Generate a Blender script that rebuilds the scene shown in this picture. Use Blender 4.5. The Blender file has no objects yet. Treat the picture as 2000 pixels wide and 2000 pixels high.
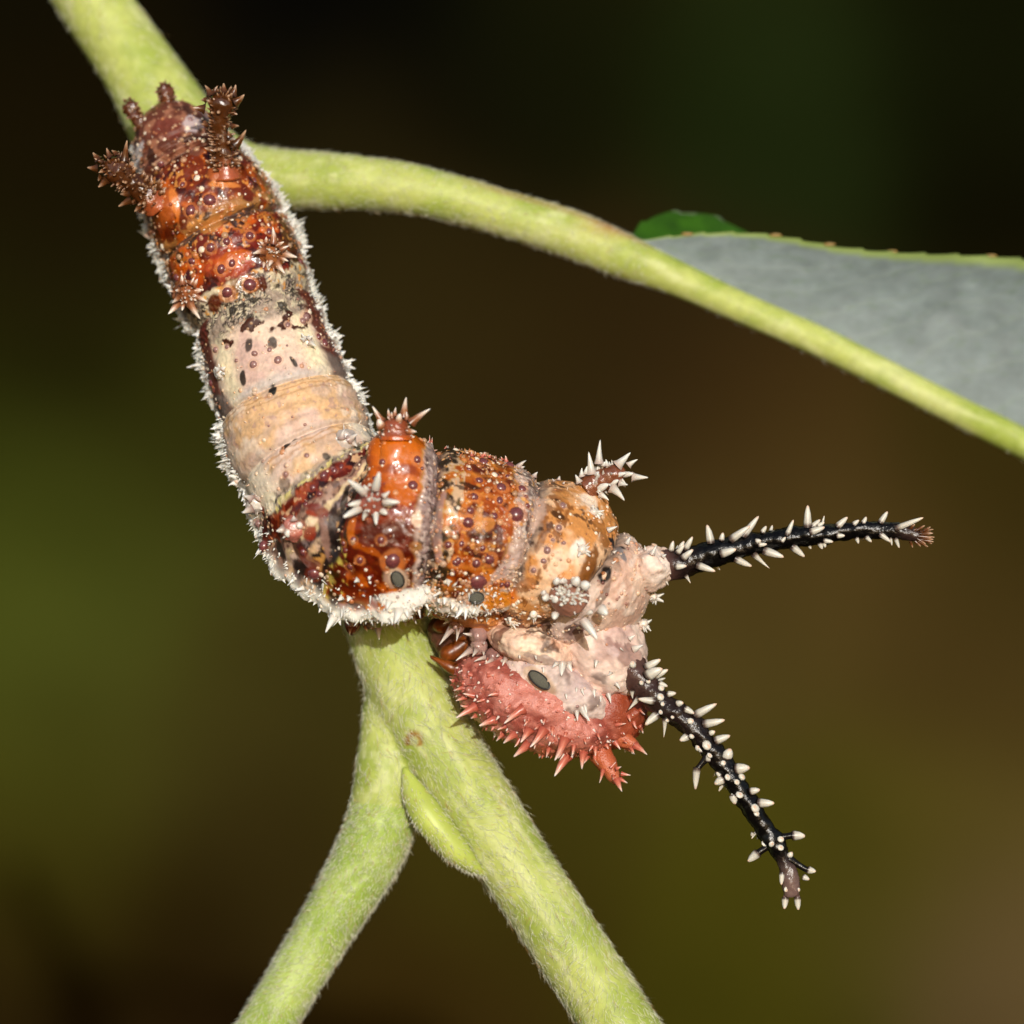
import bpy, math, random
import numpy as np
from mathutils import Vector, Matrix
rng = np.random.default_rng(7)
random.seed(7)
scene = bpy.context.scene
COL = scene.collection
D = 70.0                                   # lens to focal plane; 1 unit = 2 mm

# ------------------------------------------------------------------ camera, sky, sun
cam_d = bpy.data.cameras.new('camera'); cam = bpy.data.objects.new('camera', cam_d); COL.objects.link(cam)
cam.location = (0, -D, 0); cam.rotation_euler = (math.pi/2, 0, 0)
cam_d.sensor_width = 36; cam_d.lens = 36*D/20.0
cam_d.clip_start = 1; cam_d.clip_end = 2000
cam_d.dof.use_dof = True; cam_d.dof.focus_distance = D-0.35; cam_d.dof.aperture_fstop = cam_d.lens*1e-3/2.0
scene.camera = cam
SUN_AZ, SUN_EL = math.radians(8), math.radians(14)          # to the right of / above the lens
sv = Vector((math.sin(SUN_AZ)*math.cos(SUN_EL), -math.cos(SUN_AZ)*math.cos(SUN_EL), math.sin(SUN_EL)))
world = bpy.data.worlds.new('World'); scene.world = world; world.use_nodes = True
wn = world.node_tree.nodes; wn.clear()
sky = wn.new('ShaderNodeTexSky'); sky.sky_type = 'NISHITA'; sky.sun_disc = False
sky.sun_elevation = SUN_EL; sky.sun_rotation = math.atan2(sv.x, sv.y)
bg = wn.new('ShaderNodeBackground'); bg.inputs['Strength'].default_value = 0.10
wo = wn.new('ShaderNodeOutputWorld')
world.node_tree.links.new(sky.outputs[0], bg.inputs[0]); world.node_tree.links.new(bg.outputs[0], wo.inputs[0])
sun_d = bpy.data.lights.new('sun', 'SUN'); sun = bpy.data.objects.new('sun', sun_d); COL.objects.link(sun)
sun_d.energy = 2.95; sun_d.angle = math.radians(0.5); sun_d.color = (1.0, 0.965, 0.91)
sun.rotation_euler = sv.to_track_quat('Z', 'Y').to_euler()
sun.location = sv*60
scene.view_settings.view_transform = 'Standard'; scene.view_settings.look = 'None'
scene.view_settings.exposure = 0.0; scene.view_settings.gamma = 1.0
scene.cycles.max_bounces = 8

# ------------------------------------------------------------------ helpers
def lin(c):
    c = np.asarray(c, float)/255.0
    return np.where(c <= 0.04045, c/12.92, ((c+0.055)/1.055)**2.4)
def W(px, py, Y=0.0):
    f = (D+Y)/D
    return np.array([(px-1000)/100*f, Y, (1000-py)/100*f])
def proj(P):
    f = D/(D+P[..., 1])
    return 1000+P[..., 0]*100*f, 1000-P[..., 2]*100*f
def Z(zx, zy, z): return (z[0]+zx/z[2], z[1]+zy/z[2])
Z1 = (150, 130, 3.864); Z2 = (300, 550, 3.864); Z3 = (450, 770, 3.864); Z4 = (800, 800, 3.864); Z5 = (800, 1100, 3.864)
ZR = (1250, 930, 3.22); ZL = (1200, 1250, 3.513); ZA = (750, 1100, 7.728); ZB = (1000, 820, 6.44); ZC = (550, 1080, 5.52)
ss = lambda a, b, x: (lambda t: t*t*(3-2*t))(np.clip((x-a)/(b-a), 0, 1))
def hash3(i, j, k, seed):
    n = (i*374761393 + j*668265263 + k*1274126177 + seed*974634777) & 0xffffffff
    n = ((n ^ (n >> 13))*1274126177) & 0xffffffff
    n = ((n ^ (n >> 15))*2246822519) & 0xffffffff
    return ((n ^ (n >> 16)) & 0xffff)/65535.0
_rot = {}
def vnoise(P, scale, seed=0):
    if seed not in _rot:                                    # every octave on its own turned lattice
        q, _ = np.linalg.qr(np.random.default_rng(seed+1000).normal(size=(3, 3))); _rot[seed] = q
    Q = (P @ _rot[seed])*scale+seed*.37; F = np.floor(Q).astype(np.int64); t = Q-F; t = t*t*(3-2*t); r = 0
    for a in (0, 1):
        for b in (0, 1):
            for c in (0, 1):
                w = (t[:, 0] if a else 1-t[:, 0])*(t[:, 1] if b else 1-t[:, 1])*(t[:, 2] if c else 1-t[:, 2])
                r = r+w*hash3(F[:, 0]+a, F[:, 1]+b, F[:, 2]+c, seed)
    return r
def fbm(P, scale, seed=0, oct=3):
    r = 0; amp = 1; tot = 0
    for o in range(oct):
        r = r+amp*vnoise(P, scale*2**o, seed+o*17); tot += amp; amp *= .5
    return r/tot
def voronoi(P, scale, seed=0):
    Q = P*scale; F = np.floor(Q).astype(np.int64); d1 = np.full(len(P), 9.); d2 = d1.copy(); cid = np.zeros(len(P))
    for a in (-1, 0, 1):
        for b in (-1, 0, 1):
            for c in (-1, 0, 1):
                i, j, k = F[:, 0]+a, F[:, 1]+b, F[:, 2]+c
                p = np.stack([i+hash3(i, j, k, seed), j+hash3(i, j, k, seed+1), k+hash3(i, j, k, seed+2)], 1)
                d = np.linalg.norm(p-Q, axis=1); n = d < d1
                d2 = np.where(n, d1, np.minimum(d2, d)); cid = np.where(n, hash3(i, j, k, seed+3), cid); d1 = np.where(n, d, d1)
    return d1, d2, cid
def spline(T, A, t):
    """natural cubic spline through rows of A at knots T"""
    n = len(T); h = np.diff(T); M = np.zeros((n, n)); R = np.zeros((n,)+A.shape[1:]); M[0, 0] = M[-1, -1] = 1
    for i in range(1, n-1):
        M[i, i-1] = h[i-1]; M[i, i] = 2*(h[i-1]+h[i]); M[i, i+1] = h[i]
        R[i] = 6*((A[i+1]-A[i])/h[i]-(A[i]-A[i-1])/h[i-1])
    m = np.linalg.solve(M, R); k = np.clip(np.searchsorted(T, t)-1, 0, n-2); x = t-T[k]
    sh = (-1,)+(1,)*(A.ndim-1); x = x.reshape(sh); hk = h[k].reshape(sh)
    return A[k]+x*((A[k+1]-A[k])/hk-hk*(2*m[k]+m[k+1])/6)+x**2*m[k]/2+x**3*(m[k+1]-m[k])/(6*hk)
def norm(v): return v/np.maximum(np.linalg.norm(v, axis=-1, keepdims=True), 1e-9)

def raw_mesh(name, V, faces, col=None, smooth=True):
    """faces: list of (n,k) int arrays"""
    me = bpy.data.meshes.new(name); V = np.asarray(V, np.float32)
    me.vertices.add(len(V)); me.vertices.foreach_set('co', V.ravel())
    idx = np.concatenate([f.ravel() for f in faces]).astype(np.int32)
    tot = np.concatenate([np.full(len(f), f.shape[1]) for f in faces]).astype(np.int32)
    st = np.concatenate([[0], np.cumsum(tot)[:-1]]).astype(np.int32)
    me.loops.add(len(idx)); me.loops.foreach_set('vertex_index', idx)
    me.polygons.add(len(tot)); me.polygons.foreach_set('loop_start', st); me.polygons.foreach_set('loop_total', tot)
    if smooth: me.polygons.foreach_set('use_smooth', np.ones(len(tot), bool))
    me.update(calc_edges=True)
    if col is not None:
        c = np.ones((len(V), 4), np.float32); c[:, :col.shape[1]] = col
        a = me.attributes.new('col', 'FLOAT_COLOR', 'POINT'); a.data.foreach_set('color', c.ravel())
    me.validate()
    return me
def add(name, me, mat=None, parent=None, mw=None):
    o = bpy.data.objects.new(name, me); COL.objects.link(o)
    if mat and not me.materials: me.materials.append(mat)
    if mw is not None: o.matrix_world = mw
    if parent is not None: adopt(o, parent, mw)
    return o
WORLD_OF = {}
def adopt(o, parent, mw=None):
    pm = WORLD_OF.get(parent.name, Matrix.Identity(4))
    o.parent = parent; o.matrix_parent_inverse = pm.inverted()
    o.matrix_basis = mw if mw is not None else Matrix.Identity(4)
    WORLD_OF[o.name] = mw if mw is not None else Matrix.Identity(4)
def thing(name, label, cat, loc):
    o = bpy.data.objects.new(name, None); COL.objects.link(o); o.location = loc; o.empty_display_size = .5
    o['label'] = label; o['category'] = cat; WORLD_OF[o.name] = Matrix.Translation(Vector(loc)); return o
def grid_faces(n, m, wrap=True, off=0):
    i = np.arange(n-1)[:, None]; j = np.arange(m if wrap else m-1)[None]; j2 = (j+1) % m
    return np.stack([i*m+j, i*m+j2, (i+1)*m+j2, (i+1)*m+j], -1).reshape(-1, 4)+off
def tube(P, R, sides, close=True):
    """swept tube through points P with radii R; returns V, faces, tangents"""
    P = np.asarray(P, float); n = len(P); T = norm(np.gradient(P, axis=0)); ref = np.array([0, -1, 0.])
    V = []
    S = norm(np.cross(T, ref)+1e-6); U = np.cross(S, T)
    a = np.linspace(0, 2*np.pi, sides, endpoint=False)
    V = (P[:, None]+np.asarray(R)[:, None, None]*(S[:, None]*np.cos(a)[None, :, None]+U[:, None]*np.sin(a)[None, :, None])).reshape(-1, 3)
    F = [grid_faces(n, sides)]
    if close:
        b = len(V); V = np.vstack([V, P[0], P[-1]]); j = np.arange(sides); j2 = (j+1) % sides
        F.append(np.stack([np.full(sides, b), j2, j], 1)); F.append(np.stack([np.full(sides, b+1), (n-1)*sides+j, (n-1)*sides+j2], 1))
    return V, F
def smooth_path(P, R, n):
    P = np.asarray(P, float); R = np.asarray(R, float)
    T = np.concatenate([[0], np.cumsum(np.linalg.norm(np.diff(P, axis=0), axis=1))]); t = np.linspace(0, T[-1], n)
    A = spline(T, np.hstack([P, R[:, None]]), t); return A[:, :3], np.maximum(A[:, 3], .004)

# ------------------------------------------------------------------ materials
def new_mat(name):
    m = bpy.data.materials.new(name); m.use_nodes = True; nt = m.node_tree
    return m, nt, nt.nodes['Principled BSDF']
def noise_bump(nt, bsdf, scale, strength, dist=.02, detail=4):
    tc = nt.nodes.new('ShaderNodeTexCoord'); nz = nt.nodes.new('ShaderNodeTexNoise'); nz.inputs['Scale'].default_value = scale
    nz.inputs['Detail'].default_value = detail; b = nt.nodes.new('ShaderNodeBump'); b.inputs['Strength'].default_value = strength
    b.inputs['Distance'].default_value = dist
    nt.links.new(tc.outputs['Object'], nz.inputs['Vector']); nt.links.new(nz.outputs['Fac'], b.inputs['Height'])
    nt.links.new(b.outputs['Normal'], bsdf.inputs['Normal']); return nz
def vcol_mat(name, rough=.4, sss=0., bump=(20, .2), coat=0., gloss_alpha=False, radius=(.25, .1, .05), spec=.5):
    m, nt, b = new_mat(name); at = nt.nodes.new('ShaderNodeAttribute'); at.attribute_name = 'col'
    nt.links.new(at.outputs['Color'], b.inputs['Base Color']); b.inputs['Roughness'].default_value = rough
    b.inputs['Specular IOR Level'].default_value = spec
    if gloss_alpha:
        mr = nt.nodes.new('ShaderNodeMapRange'); mr.inputs['To Min'].default_value = .6; mr.inputs['To Max'].default_value = .27
        nt.links.new(at.outputs['Alpha'], mr.inputs['Value']); nt.links.new(mr.outputs['Result'], b.inputs['Roughness'])
        cm = nt.nodes.new('ShaderNodeMapRange'); cm.inputs['From Min'].default_value = .5; cm.inputs['From Max'].default_value = .8; cm.inputs['To Max'].default_value = .4; nt.links.new(at.outputs['Alpha'], cm.inputs['Value']); nt.links.new(cm.outputs['Result'], b.inputs['Coat Weight']); b.inputs['Coat Roughness'].default_value = .16
    if sss:
        b.inputs['Subsurface Weight'].default_value = sss; b.inputs['Subsurface Radius'].default_value = radius; b.inputs['Subsurface Scale'].default_value = .5
    if coat: b.inputs['Coat Weight'].default_value = coat; b.inputs['Coat Roughness'].default_value = .15
    if bump: noise_bump(nt, b, *bump)
    return m
def flat_mat(name, rgb, rough=.4, bump=None, var=.25, sss=0., coat=0., spec=.5, nscale=6):
    m, nt, b = new_mat(name); b.inputs['Roughness'].default_value = rough; c = lin(rgb); b.inputs['Specular IOR Level'].default_value = spec
    tc = nt.nodes.new('ShaderNodeTexCoord'); nz = nt.nodes.new('ShaderNodeTexNoise'); nz.inputs['Scale'].default_value = nscale; nz.inputs['Detail'].default_value = 5
    cr = nt.nodes.new('ShaderNodeValToRGB'); cr.color_ramp.elements[0].position = .3; cr.color_ramp.elements[1].position = .7
    cr.color_ramp.elements[0].color = (*(c*(1-var)), 1); cr.color_ramp.elements[1].color = (*np.minimum(c*(1+var), .95), 1)
    nt.links.new(tc.outputs['Object'], nz.inputs['Vector']); nt.links.new(nz.outputs['Fac'], cr.inputs['Fac']); nt.links.new(cr.outputs['Color'], b.inputs['Base Color'])
    if bump: noise_bump(nt, b, *bump)
    if sss: b.inputs['Subsurface Weight'].default_value = sss; b.inputs['Subsurface Radius'].default_value = (.2, .12, .08); b.inputs['Subsurface Scale'].default_value = .5
    if coat: b.inputs['Coat Weight'].default_value = coat; b.inputs['Coat Roughness'].default_value = .1
    return m
def spine_mat(name, stops, rough=.35, trans=.0, sss=.3):
    """colour runs along the spine from its root to its tip"""
    m, nt, b = new_mat(name); tc = nt.nodes.new('ShaderNodeTexCoord'); sp = nt.nodes.new('ShaderNodeSeparateXYZ'); cr = nt.nodes.new('ShaderNodeValToRGB')
    nt.links.new(tc.outputs['Generated'], sp.inputs[0]); nt.links.new(sp.outputs['Z'], cr.inputs['Fac']); nt.links.new(cr.outputs['Color'], b.inputs['Base Color'])
    e = cr.color_ramp.elements; e[0].position = stops[0][0]; e[0].color = (*lin(stops[0][1]), 1); e[1].position = stops[-1][0]; e[1].color = (*lin(stops[-1][1]), 1)
    for p, c in stops[1:-1]: k = e.new(p); k.color = (*lin(c), 1)
    b.inputs['Roughness'].default_value = rough
    b.inputs['Subsurface Weight'].default_value = sss; b.inputs['Subsurface Radius'].default_value = (.1, .08, .06); b.inputs['Subsurface Scale'].default_value = .5
    return m
M_body = vcol_mat('caterpillar skin', .45, .05, (24, .35, .02), 0., True, spec=.35)
M_dot = vcol_mat('skin granules', .3, .1, None)
M_head = vcol_mat('head skin', .3, .06, (30, .6, .03), 0, spec=.5)
M_stem = vcol_mat('stem skin', .5, .12, (9, .25, .03), 0., radius=(.15, .25, .05), spec=.35)
M_hair = vcol_mat('stem hairs', .28, 0, None, spec=1.0)
M_scolus = vcol_mat('tubercle skin', .27, .15, (20, .4, .03), 0, spec=.9)
M_horn = vcol_mat('horn skin', .24, 0, (16, .5, .03), 0, spec=.4)
M_white = spine_mat('white spine', [(0, (186, 164, 152)), (.3, (206, 202, 193)), (1, (236, 234, 227))])
M_fringe = spine_mat('white fringe', [(0, (226, 220, 208)), (.3, (240, 238, 232)), (1, (248, 247, 243))])
M_horn_spine = spine_mat('horn spine', [(0, (34, 24, 22)), (.1, (90, 74, 66)), (.24, (192, 188, 176)), (.8, (222, 218, 206)), (1, (226, 186, 160))])
M_brown_spine = spine_mat('brown spine', [(0, (110, 58, 32)), (.35, (165, 110, 75)), (.7, (228, 210, 195)), (1, (240, 232, 222))], .28)
M_dark_spine = spine_mat('dark brown spine', [(0, (58, 32, 14)), (.5, (105, 62, 30)), (1, (196, 160, 130))], .26)
M_pink_spine = spine_mat('pink spine', [(0, (172, 80, 64)), (.4, (204, 118, 98)), (.66, (224, 168, 150)), (1, (242, 228, 220))], .28, sss=.3)
M_lilac_spine = spine_mat('lilac spine', [(0, (160, 130, 122)), (.4, (198, 184, 174)), (1, (232, 230, 222))], .25)
M_amber = flat_mat('amber leg', (122, 62, 18), .34, (15, .3), .5, .3, 0)
M_bead = flat_mat('purple bead', (118, 62, 62), .27, None, .3, .1, .0, spec=1.0, nscale=3)
M_bead_dull = flat_mat('dull bead', (150, 112, 106), .3, None, .3, .1, .0, spec=.8, nscale=3)
M_bead_pale = flat_mat('pale bead', (150, 84, 66), .27, None, .25, .1, .0, spec=1.0, nscale=3)
M_spir = flat_mat('spiracle plate', (108, 106, 93), .55, (26, .8, .03), .3, nscale=14)
M_spir_rim = flat_mat('spiracle rim', (22, 17, 15), .3)
M_bud = vcol_mat('bud skin', .45, .15, (10, .2, .03), 0., radius=(.15, .25, .05))

# ------------------------------------------------------------------ background: undergrowth with painted shade far behind, its shade painted into the dark colours
def build_background():
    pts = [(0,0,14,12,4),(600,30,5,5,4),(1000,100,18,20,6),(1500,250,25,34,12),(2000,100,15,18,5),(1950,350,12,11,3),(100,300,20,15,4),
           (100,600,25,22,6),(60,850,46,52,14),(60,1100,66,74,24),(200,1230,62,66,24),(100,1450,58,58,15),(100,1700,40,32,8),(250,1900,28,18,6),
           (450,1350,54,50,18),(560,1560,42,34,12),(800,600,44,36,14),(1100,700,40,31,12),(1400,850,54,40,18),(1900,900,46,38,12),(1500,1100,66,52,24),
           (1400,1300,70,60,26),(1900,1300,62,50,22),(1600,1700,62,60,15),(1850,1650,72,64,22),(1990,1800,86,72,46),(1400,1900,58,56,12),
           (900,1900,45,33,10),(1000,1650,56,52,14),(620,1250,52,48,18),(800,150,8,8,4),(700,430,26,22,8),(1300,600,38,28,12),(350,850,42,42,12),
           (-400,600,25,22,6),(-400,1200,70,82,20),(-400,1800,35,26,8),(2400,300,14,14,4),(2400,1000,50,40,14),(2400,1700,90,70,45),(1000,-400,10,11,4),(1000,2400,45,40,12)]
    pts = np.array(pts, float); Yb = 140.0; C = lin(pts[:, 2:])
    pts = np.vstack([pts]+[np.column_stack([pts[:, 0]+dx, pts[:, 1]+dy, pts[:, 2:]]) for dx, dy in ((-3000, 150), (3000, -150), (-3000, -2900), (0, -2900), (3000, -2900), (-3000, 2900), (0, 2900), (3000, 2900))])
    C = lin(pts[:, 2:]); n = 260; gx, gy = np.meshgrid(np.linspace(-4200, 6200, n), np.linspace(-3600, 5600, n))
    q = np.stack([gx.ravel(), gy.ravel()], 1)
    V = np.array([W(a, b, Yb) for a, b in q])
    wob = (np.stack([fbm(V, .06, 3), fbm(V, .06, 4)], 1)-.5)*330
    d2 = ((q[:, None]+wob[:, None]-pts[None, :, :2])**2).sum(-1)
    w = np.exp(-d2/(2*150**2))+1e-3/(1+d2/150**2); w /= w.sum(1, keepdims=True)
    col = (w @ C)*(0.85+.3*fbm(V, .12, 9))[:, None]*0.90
    V[:, 1] += (fbm(V, .05, 5)-.5)*10-60*np.clip(np.abs(V[:, 0])/105-.35, 0, 1)**2      # the growth closes in on both sides
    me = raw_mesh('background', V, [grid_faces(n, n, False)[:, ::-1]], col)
    o = add('background', me, vcol_mat('undergrowth with painted shade', 1., 0, None, spec=.0)); o['kind'] = 'structure'
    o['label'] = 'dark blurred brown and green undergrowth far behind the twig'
build_background()

# ------------------------------------------------------------------ twig: stem, two stalks, bud, leaf
stem_pts = [((60,-260),4.3,.76),((175,-10),4.05,.76),((275,140),3.85,.8),((350,270),3.65,.95),((425,410),3.4,.98),((560,700),2.75,.86),((680,980),2.2,.84),
            ((762,1240),1.75,.83),((812,1370),1.5,.84),((880,1490),1.35,.79),((975,1640),1.2,.735),((1080,1800),1.05,.72),((1200,1985),.9,.72),((1330,2200),.75,.72)]
pet_low = [((770,1290),1.75,.46),((756,1400),1.6,.5),((752,1500),1.5,.6),((745,1600),1.5,.70),((700,1705),1.5,.66),((630,1820),1.5,.58),((526,1995),1.55,.55),((420,2180),1.6,.55)]
pet_up = [((400,300),3.5,.7),((470,338),3.3,.66),((560,350),3.1,.62),((640,353),2.9,.585),((760,363),2.8,.53),((880,387),2.8,.49),((1000,422),2.9,.48),((1110,456),3.0,.5),
          ((1200,493),3.1,.47),((1300,535),3.2,.39),((1440,598),3.35,.34),((1560,650),3.5,.33),((1800,768),3.8,.32),((2010,872),4.1,.32),((2400,1080),4.5,.26),((2900,1390),5.0,.16)]
def path(L, n):
    return smooth_path([W(*p, y) for p, y, r in L], [r for p, y, r in L], n)
PS, RS = path(stem_pts, 160); PL, RL = path(pet_low, 80); PU, RU = path(pet_up, 170)
def build_twig():
    root = thing('twig', 'hairy pale green twig with forked stalks and one grey leaf', 'twig', tuple(W(1200, 1985, .9)))
    V = []; F3 = []; F4 = []; o = 0
    for P, R in ((PS, RS), (PL, RL), (PU, RU)):
        v, f = tube(P, R, 48)
        V.append(v); F4.append(f[0]+o); F3 += [f[1]+o, f[2]+o]; o += len(v)
    me = raw_mesh('tmp', np.vstack(V), F4+F3)
    t = bpy.data.objects.new('tmp', me); COL.objects.link(t)
    md = t.modifiers.new('r', 'REMESH'); md.mode = 'VOXEL'; md.voxel_size = .055; md.use_smooth_shade = True
    ms = t.modifiers.new('s', 'SMOOTH'); ms.factor = .5; ms.iterations = 22
    dg = bpy.context.evaluated_depsgraph_get(); ev = t.evaluated_get(dg); em = ev.to_mesh()
    nv = len(em.vertices); V = np.empty(nv*3, np.float32); em.vertices.foreach_get('co', V); V = V.reshape(-1, 3).astype(float)
    nf = len(em.polygons); lt = np.empty(nf, np.int32); em.polygons.foreach_get('loop_total', lt)
    li = np.empty(len(em.loops), np.int32); em.loops.foreach_get('vertex_index', li)
    ls = np.empty(nf, np.int32); em.polygons.foreach_get('loop_start', ls)
    ev.to_mesh_clear(); bpy.data.objects.remove(t)
    assert (lt == 4).all(); Q = li.reshape(-1, 4)
    # vertex normals
    fn = np.cross(V[Q[:, 2]]-V[Q[:, 0]], V[Q[:, 3]]-V[Q[:, 1]]); Nn = np.zeros_like(V)
    for k in range(4): np.add.at(Nn, Q[:, k], fn)
    Nn = norm(Nn)
    # which branch
    def near(P, R):
        best = np.full(nv, 9e9); idx = np.zeros(nv, int)
        for i in range(len(P)):
            d = ((V-P[i])**2).sum(1); n = d < best; best[n] = d[n]; idx[n] = i
        return np.sqrt(best)-R[idx], idx
    ds, i_s = near(PS, RS); dl, i_l = near(PL, RL); du, iu = near(PU, RU)
    br = np.zeros(nv, int); br[(dl < ds-.02) & (i_l > 22)] = 1; br[(du < ds-.02) & (iu > 8)] = 2
    tang = norm(np.gradient(PS, axis=0))[i_s]; tl = norm(np.gradient(PL, axis=0))[i_l]; tu = norm(np.gradient(PU, axis=0))[iu]
    wl = ss(.12, -.12, dl-ds)[:, None]; wu = ss(.12, -.12, du-ds)[:, None]
    tang = norm(tang*(1-wl)+tl*wl); tang = norm(tang*(1-wu)+tu*wu)
    # longitudinal relief
    ang = fbm(V-tang*(V*tang).sum(1, keepdims=True)*.9, 3.2, 21)
    V += Nn*((ang-.5)*.05)[:, None]
    n1 = fbm(V, 1.1, 31); n2 = fbm(V-tang*(V*tang).sum(1, keepdims=True)*.85, 5, 33); n3 = fbm(V, 9, 35, 2)
    a, b, c = lin((182, 192, 104)), lin((152, 170, 70)), lin((214, 219, 160))
    col = a+(b-a)*ss(.45, .7, n1)[:, None]*.8; col = col+(c-col)*(ss(.48, .75, n2)*.55)[:, None]; col = col*(.85+.3*n3)[:, None]
    low = br == 1; col[low] = col[low]*np.array([.86, .98, .85])
    px, py = proj(V)
    red = np.exp(-(((px-1215)/60)**2+((py-437)/22)**2)); col = col+(lin((176, 92, 50))-col)*(red*.75)[:, None]
    edge = ss(.55, .75, Nn[:, 2])*(br == 2)*ss(850, 1000, px)*ss(1290, 1240, px); col = col+(lin((170, 130, 90))-col)*(edge*.5)[:, None]
    scar = np.hypot(px-808, (py-1448)*.9); ring = np.exp(-((scar-13)/5)**2)*(py < 1456)*(Nn[:, 1] < 0)
    col = col+(lin((150, 92, 20))-col)*(ring*.9)[:, None]; V -= Nn*(np.exp(-(scar/9)**2)*.05*(Nn[:, 1] < 0))[:, None]
    names = [('stem', None), ('leaf_stalk', 'lower stalk forking down to the left'), ('leaf_stalk', 'upper stalk that carries the grey leaf')]
    fb = br[Q[:, 0]]; parts = []
    for k, (nm, lab) in enumerate(names):
        q = Q[fb == k]; u, inv = np.unique(q, return_inverse=True)
        m = raw_mesh(nm, V[u], [inv.reshape(-1, 4)], col[u])
        m.normals_split_custom_set_from_vertices([tuple(x) for x in Nn[u]])
        p = add(nm, m, M_stem, root)
        if lab: p['label'] = lab
        parts.append(p)
    # hairs
    ar = np.linalg.norm(fn, axis=1)/2; fc = V[Q].mean(1); pxf, pyf = proj(fc)
    vis = (pxf > -120) & (pxf < 2120) & (pyf > -120) & (pyf < 2120) & (Nn[Q[:, 0], 1] < .35)
    for k, (cnt, l0, l1, lift, rad) in enumerate(((11000, .10, .34, .10, .0045), (7500, .06, .17, .34, .0044), (4500, .05, .15, .3, .0042))):
        m = vis & (fb == k)
        dens = ar*m
        if k == 0: dens = dens*np.where(pyf > 1150, 1, .35)
        if k == 2: dens = dens*np.where(pxf < 1260, 1, .15)
        fi = rng.choice(len(fc), cnt, p=dens/dens.sum()); vi = Q[fi, rng.integers(0, 4, cnt)]
        w4 = rng.dirichlet(np.ones(4), cnt); root_p = (V[Q[fi]]*w4[..., None]).sum(1); N0 = Nn[vi]; T0 = tang[vi]
        L = rng.uniform(l0, l1, cnt)*np.where(rng.random(cnt) < .2, 1.4, 1)
        swirl = (fbm(root_p, 1.3, 77)-.5)*3.4+rng.normal(0, .45, cnt)
        B0 = np.cross(N0, T0); d = norm(T0*np.cos(swirl)[:, None]+B0*np.sin(swirl)[:, None])
        li_ = np.abs(rng.normal(lift, lift*.7, cnt))[:, None]
        curl = rng.normal(0, .5, (cnt, 1))*B0+rng.normal(0, .25, (cnt, 1))*N0
        P0 = root_p-N0*.01; P1 = P0+norm(d+N0*li_*1.6)*L[:, None]*.45; P2 = P1+norm(d+N0*li_*.6+curl)*L[:, None]*.55
        hair_mesh(parts[k], P0, P1, P2, rad)
    # axillary bud
    bp, brd = smooth_path([W(790,1500,.95), W(815,1560,.72), W(860,1625,.6), W(905,1675,.62), W(950,1712,.75)], [.05, .27, .31, .22, .02], 40)
    v, f = tube(bp, brd, 40); nb = fbm(v, 2.5, 3); cb = lin((180, 194, 90))*(.8+.4*nb)[:, None]; cb = cb+(lin((214, 216, 136))-cb)*ss(.5, .7, fbm(v, 1.2, 8))[:, None]*.6
    bud = add('bud', raw_mesh('bud', v, f, cb), M_bud, root)
    N = norm(v[:-2]-np.repeat(bp, 40, 0)); sel = rng.choice(len(N), 1500); sel = sel[(sel > 80)]; sel = sel[(N[sel, 0]+N[sel, 2]*.8 < .1) | (rng.random(len(sel)) < .25)]
    T = norm(np.repeat(np.gradient(bp, axis=0), 40, 0))[sel]; r = rng.normal(0, .5, (len(sel), 3)); L = rng.uniform(.06, .16, len(sel))[:, None]
    P0 = v[sel]; P1 = P0+norm(N[sel]*.5+T+r*.6)*L*.5; P2 = P1+norm(N[sel]*.2+T+r)*L*.5
    hair_mesh(bud, P0, P1, P2, .005)
    build_leaf(root)
def hair_mesh(parent, P0, P1, P2, rad):
    n = len(P0); P = np.stack([P0, P1, P2], 1); T = norm(P2-P0); S = norm(np.cross(T, [.3, -.9, .2])); U = np.cross(S, T)
    a = np.array([0, 2.094, 4.189]); R = np.array([1, .8])*rad
    ring = S[:, None]*np.cos(a)[None, :, None]+U[:, None]*np.sin(a)[None, :, None]
    V = np.concatenate([P[:, 0, None]+ring*R[0], P[:, 1, None]+ring*R[1], P[:, 2, None]], 1).reshape(-1, 3)
    b = (np.arange(n)*7)[:, None, None]
    q = np.array([[0, 1, 4, 3], [1, 2, 5, 4], [2, 0, 3, 5]])[None]; t = np.array([[3, 4, 6], [4, 5, 6], [5, 3, 6]])[None]
    tint = rng.random(n); c = lin((238, 238, 212))*(.72+.28*tint)[:, None]; c = np.where((rng.random(n) < .06)[:, None], lin((190, 150, 96)), c)
    o = add('hairs', raw_mesh('hairs', V, [(q+b).reshape(-1, 4), (t+b).reshape(-1, 3)], np.repeat(c, 7, 0)), M_hair, parent); o['kind'] = 'stuff'
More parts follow.
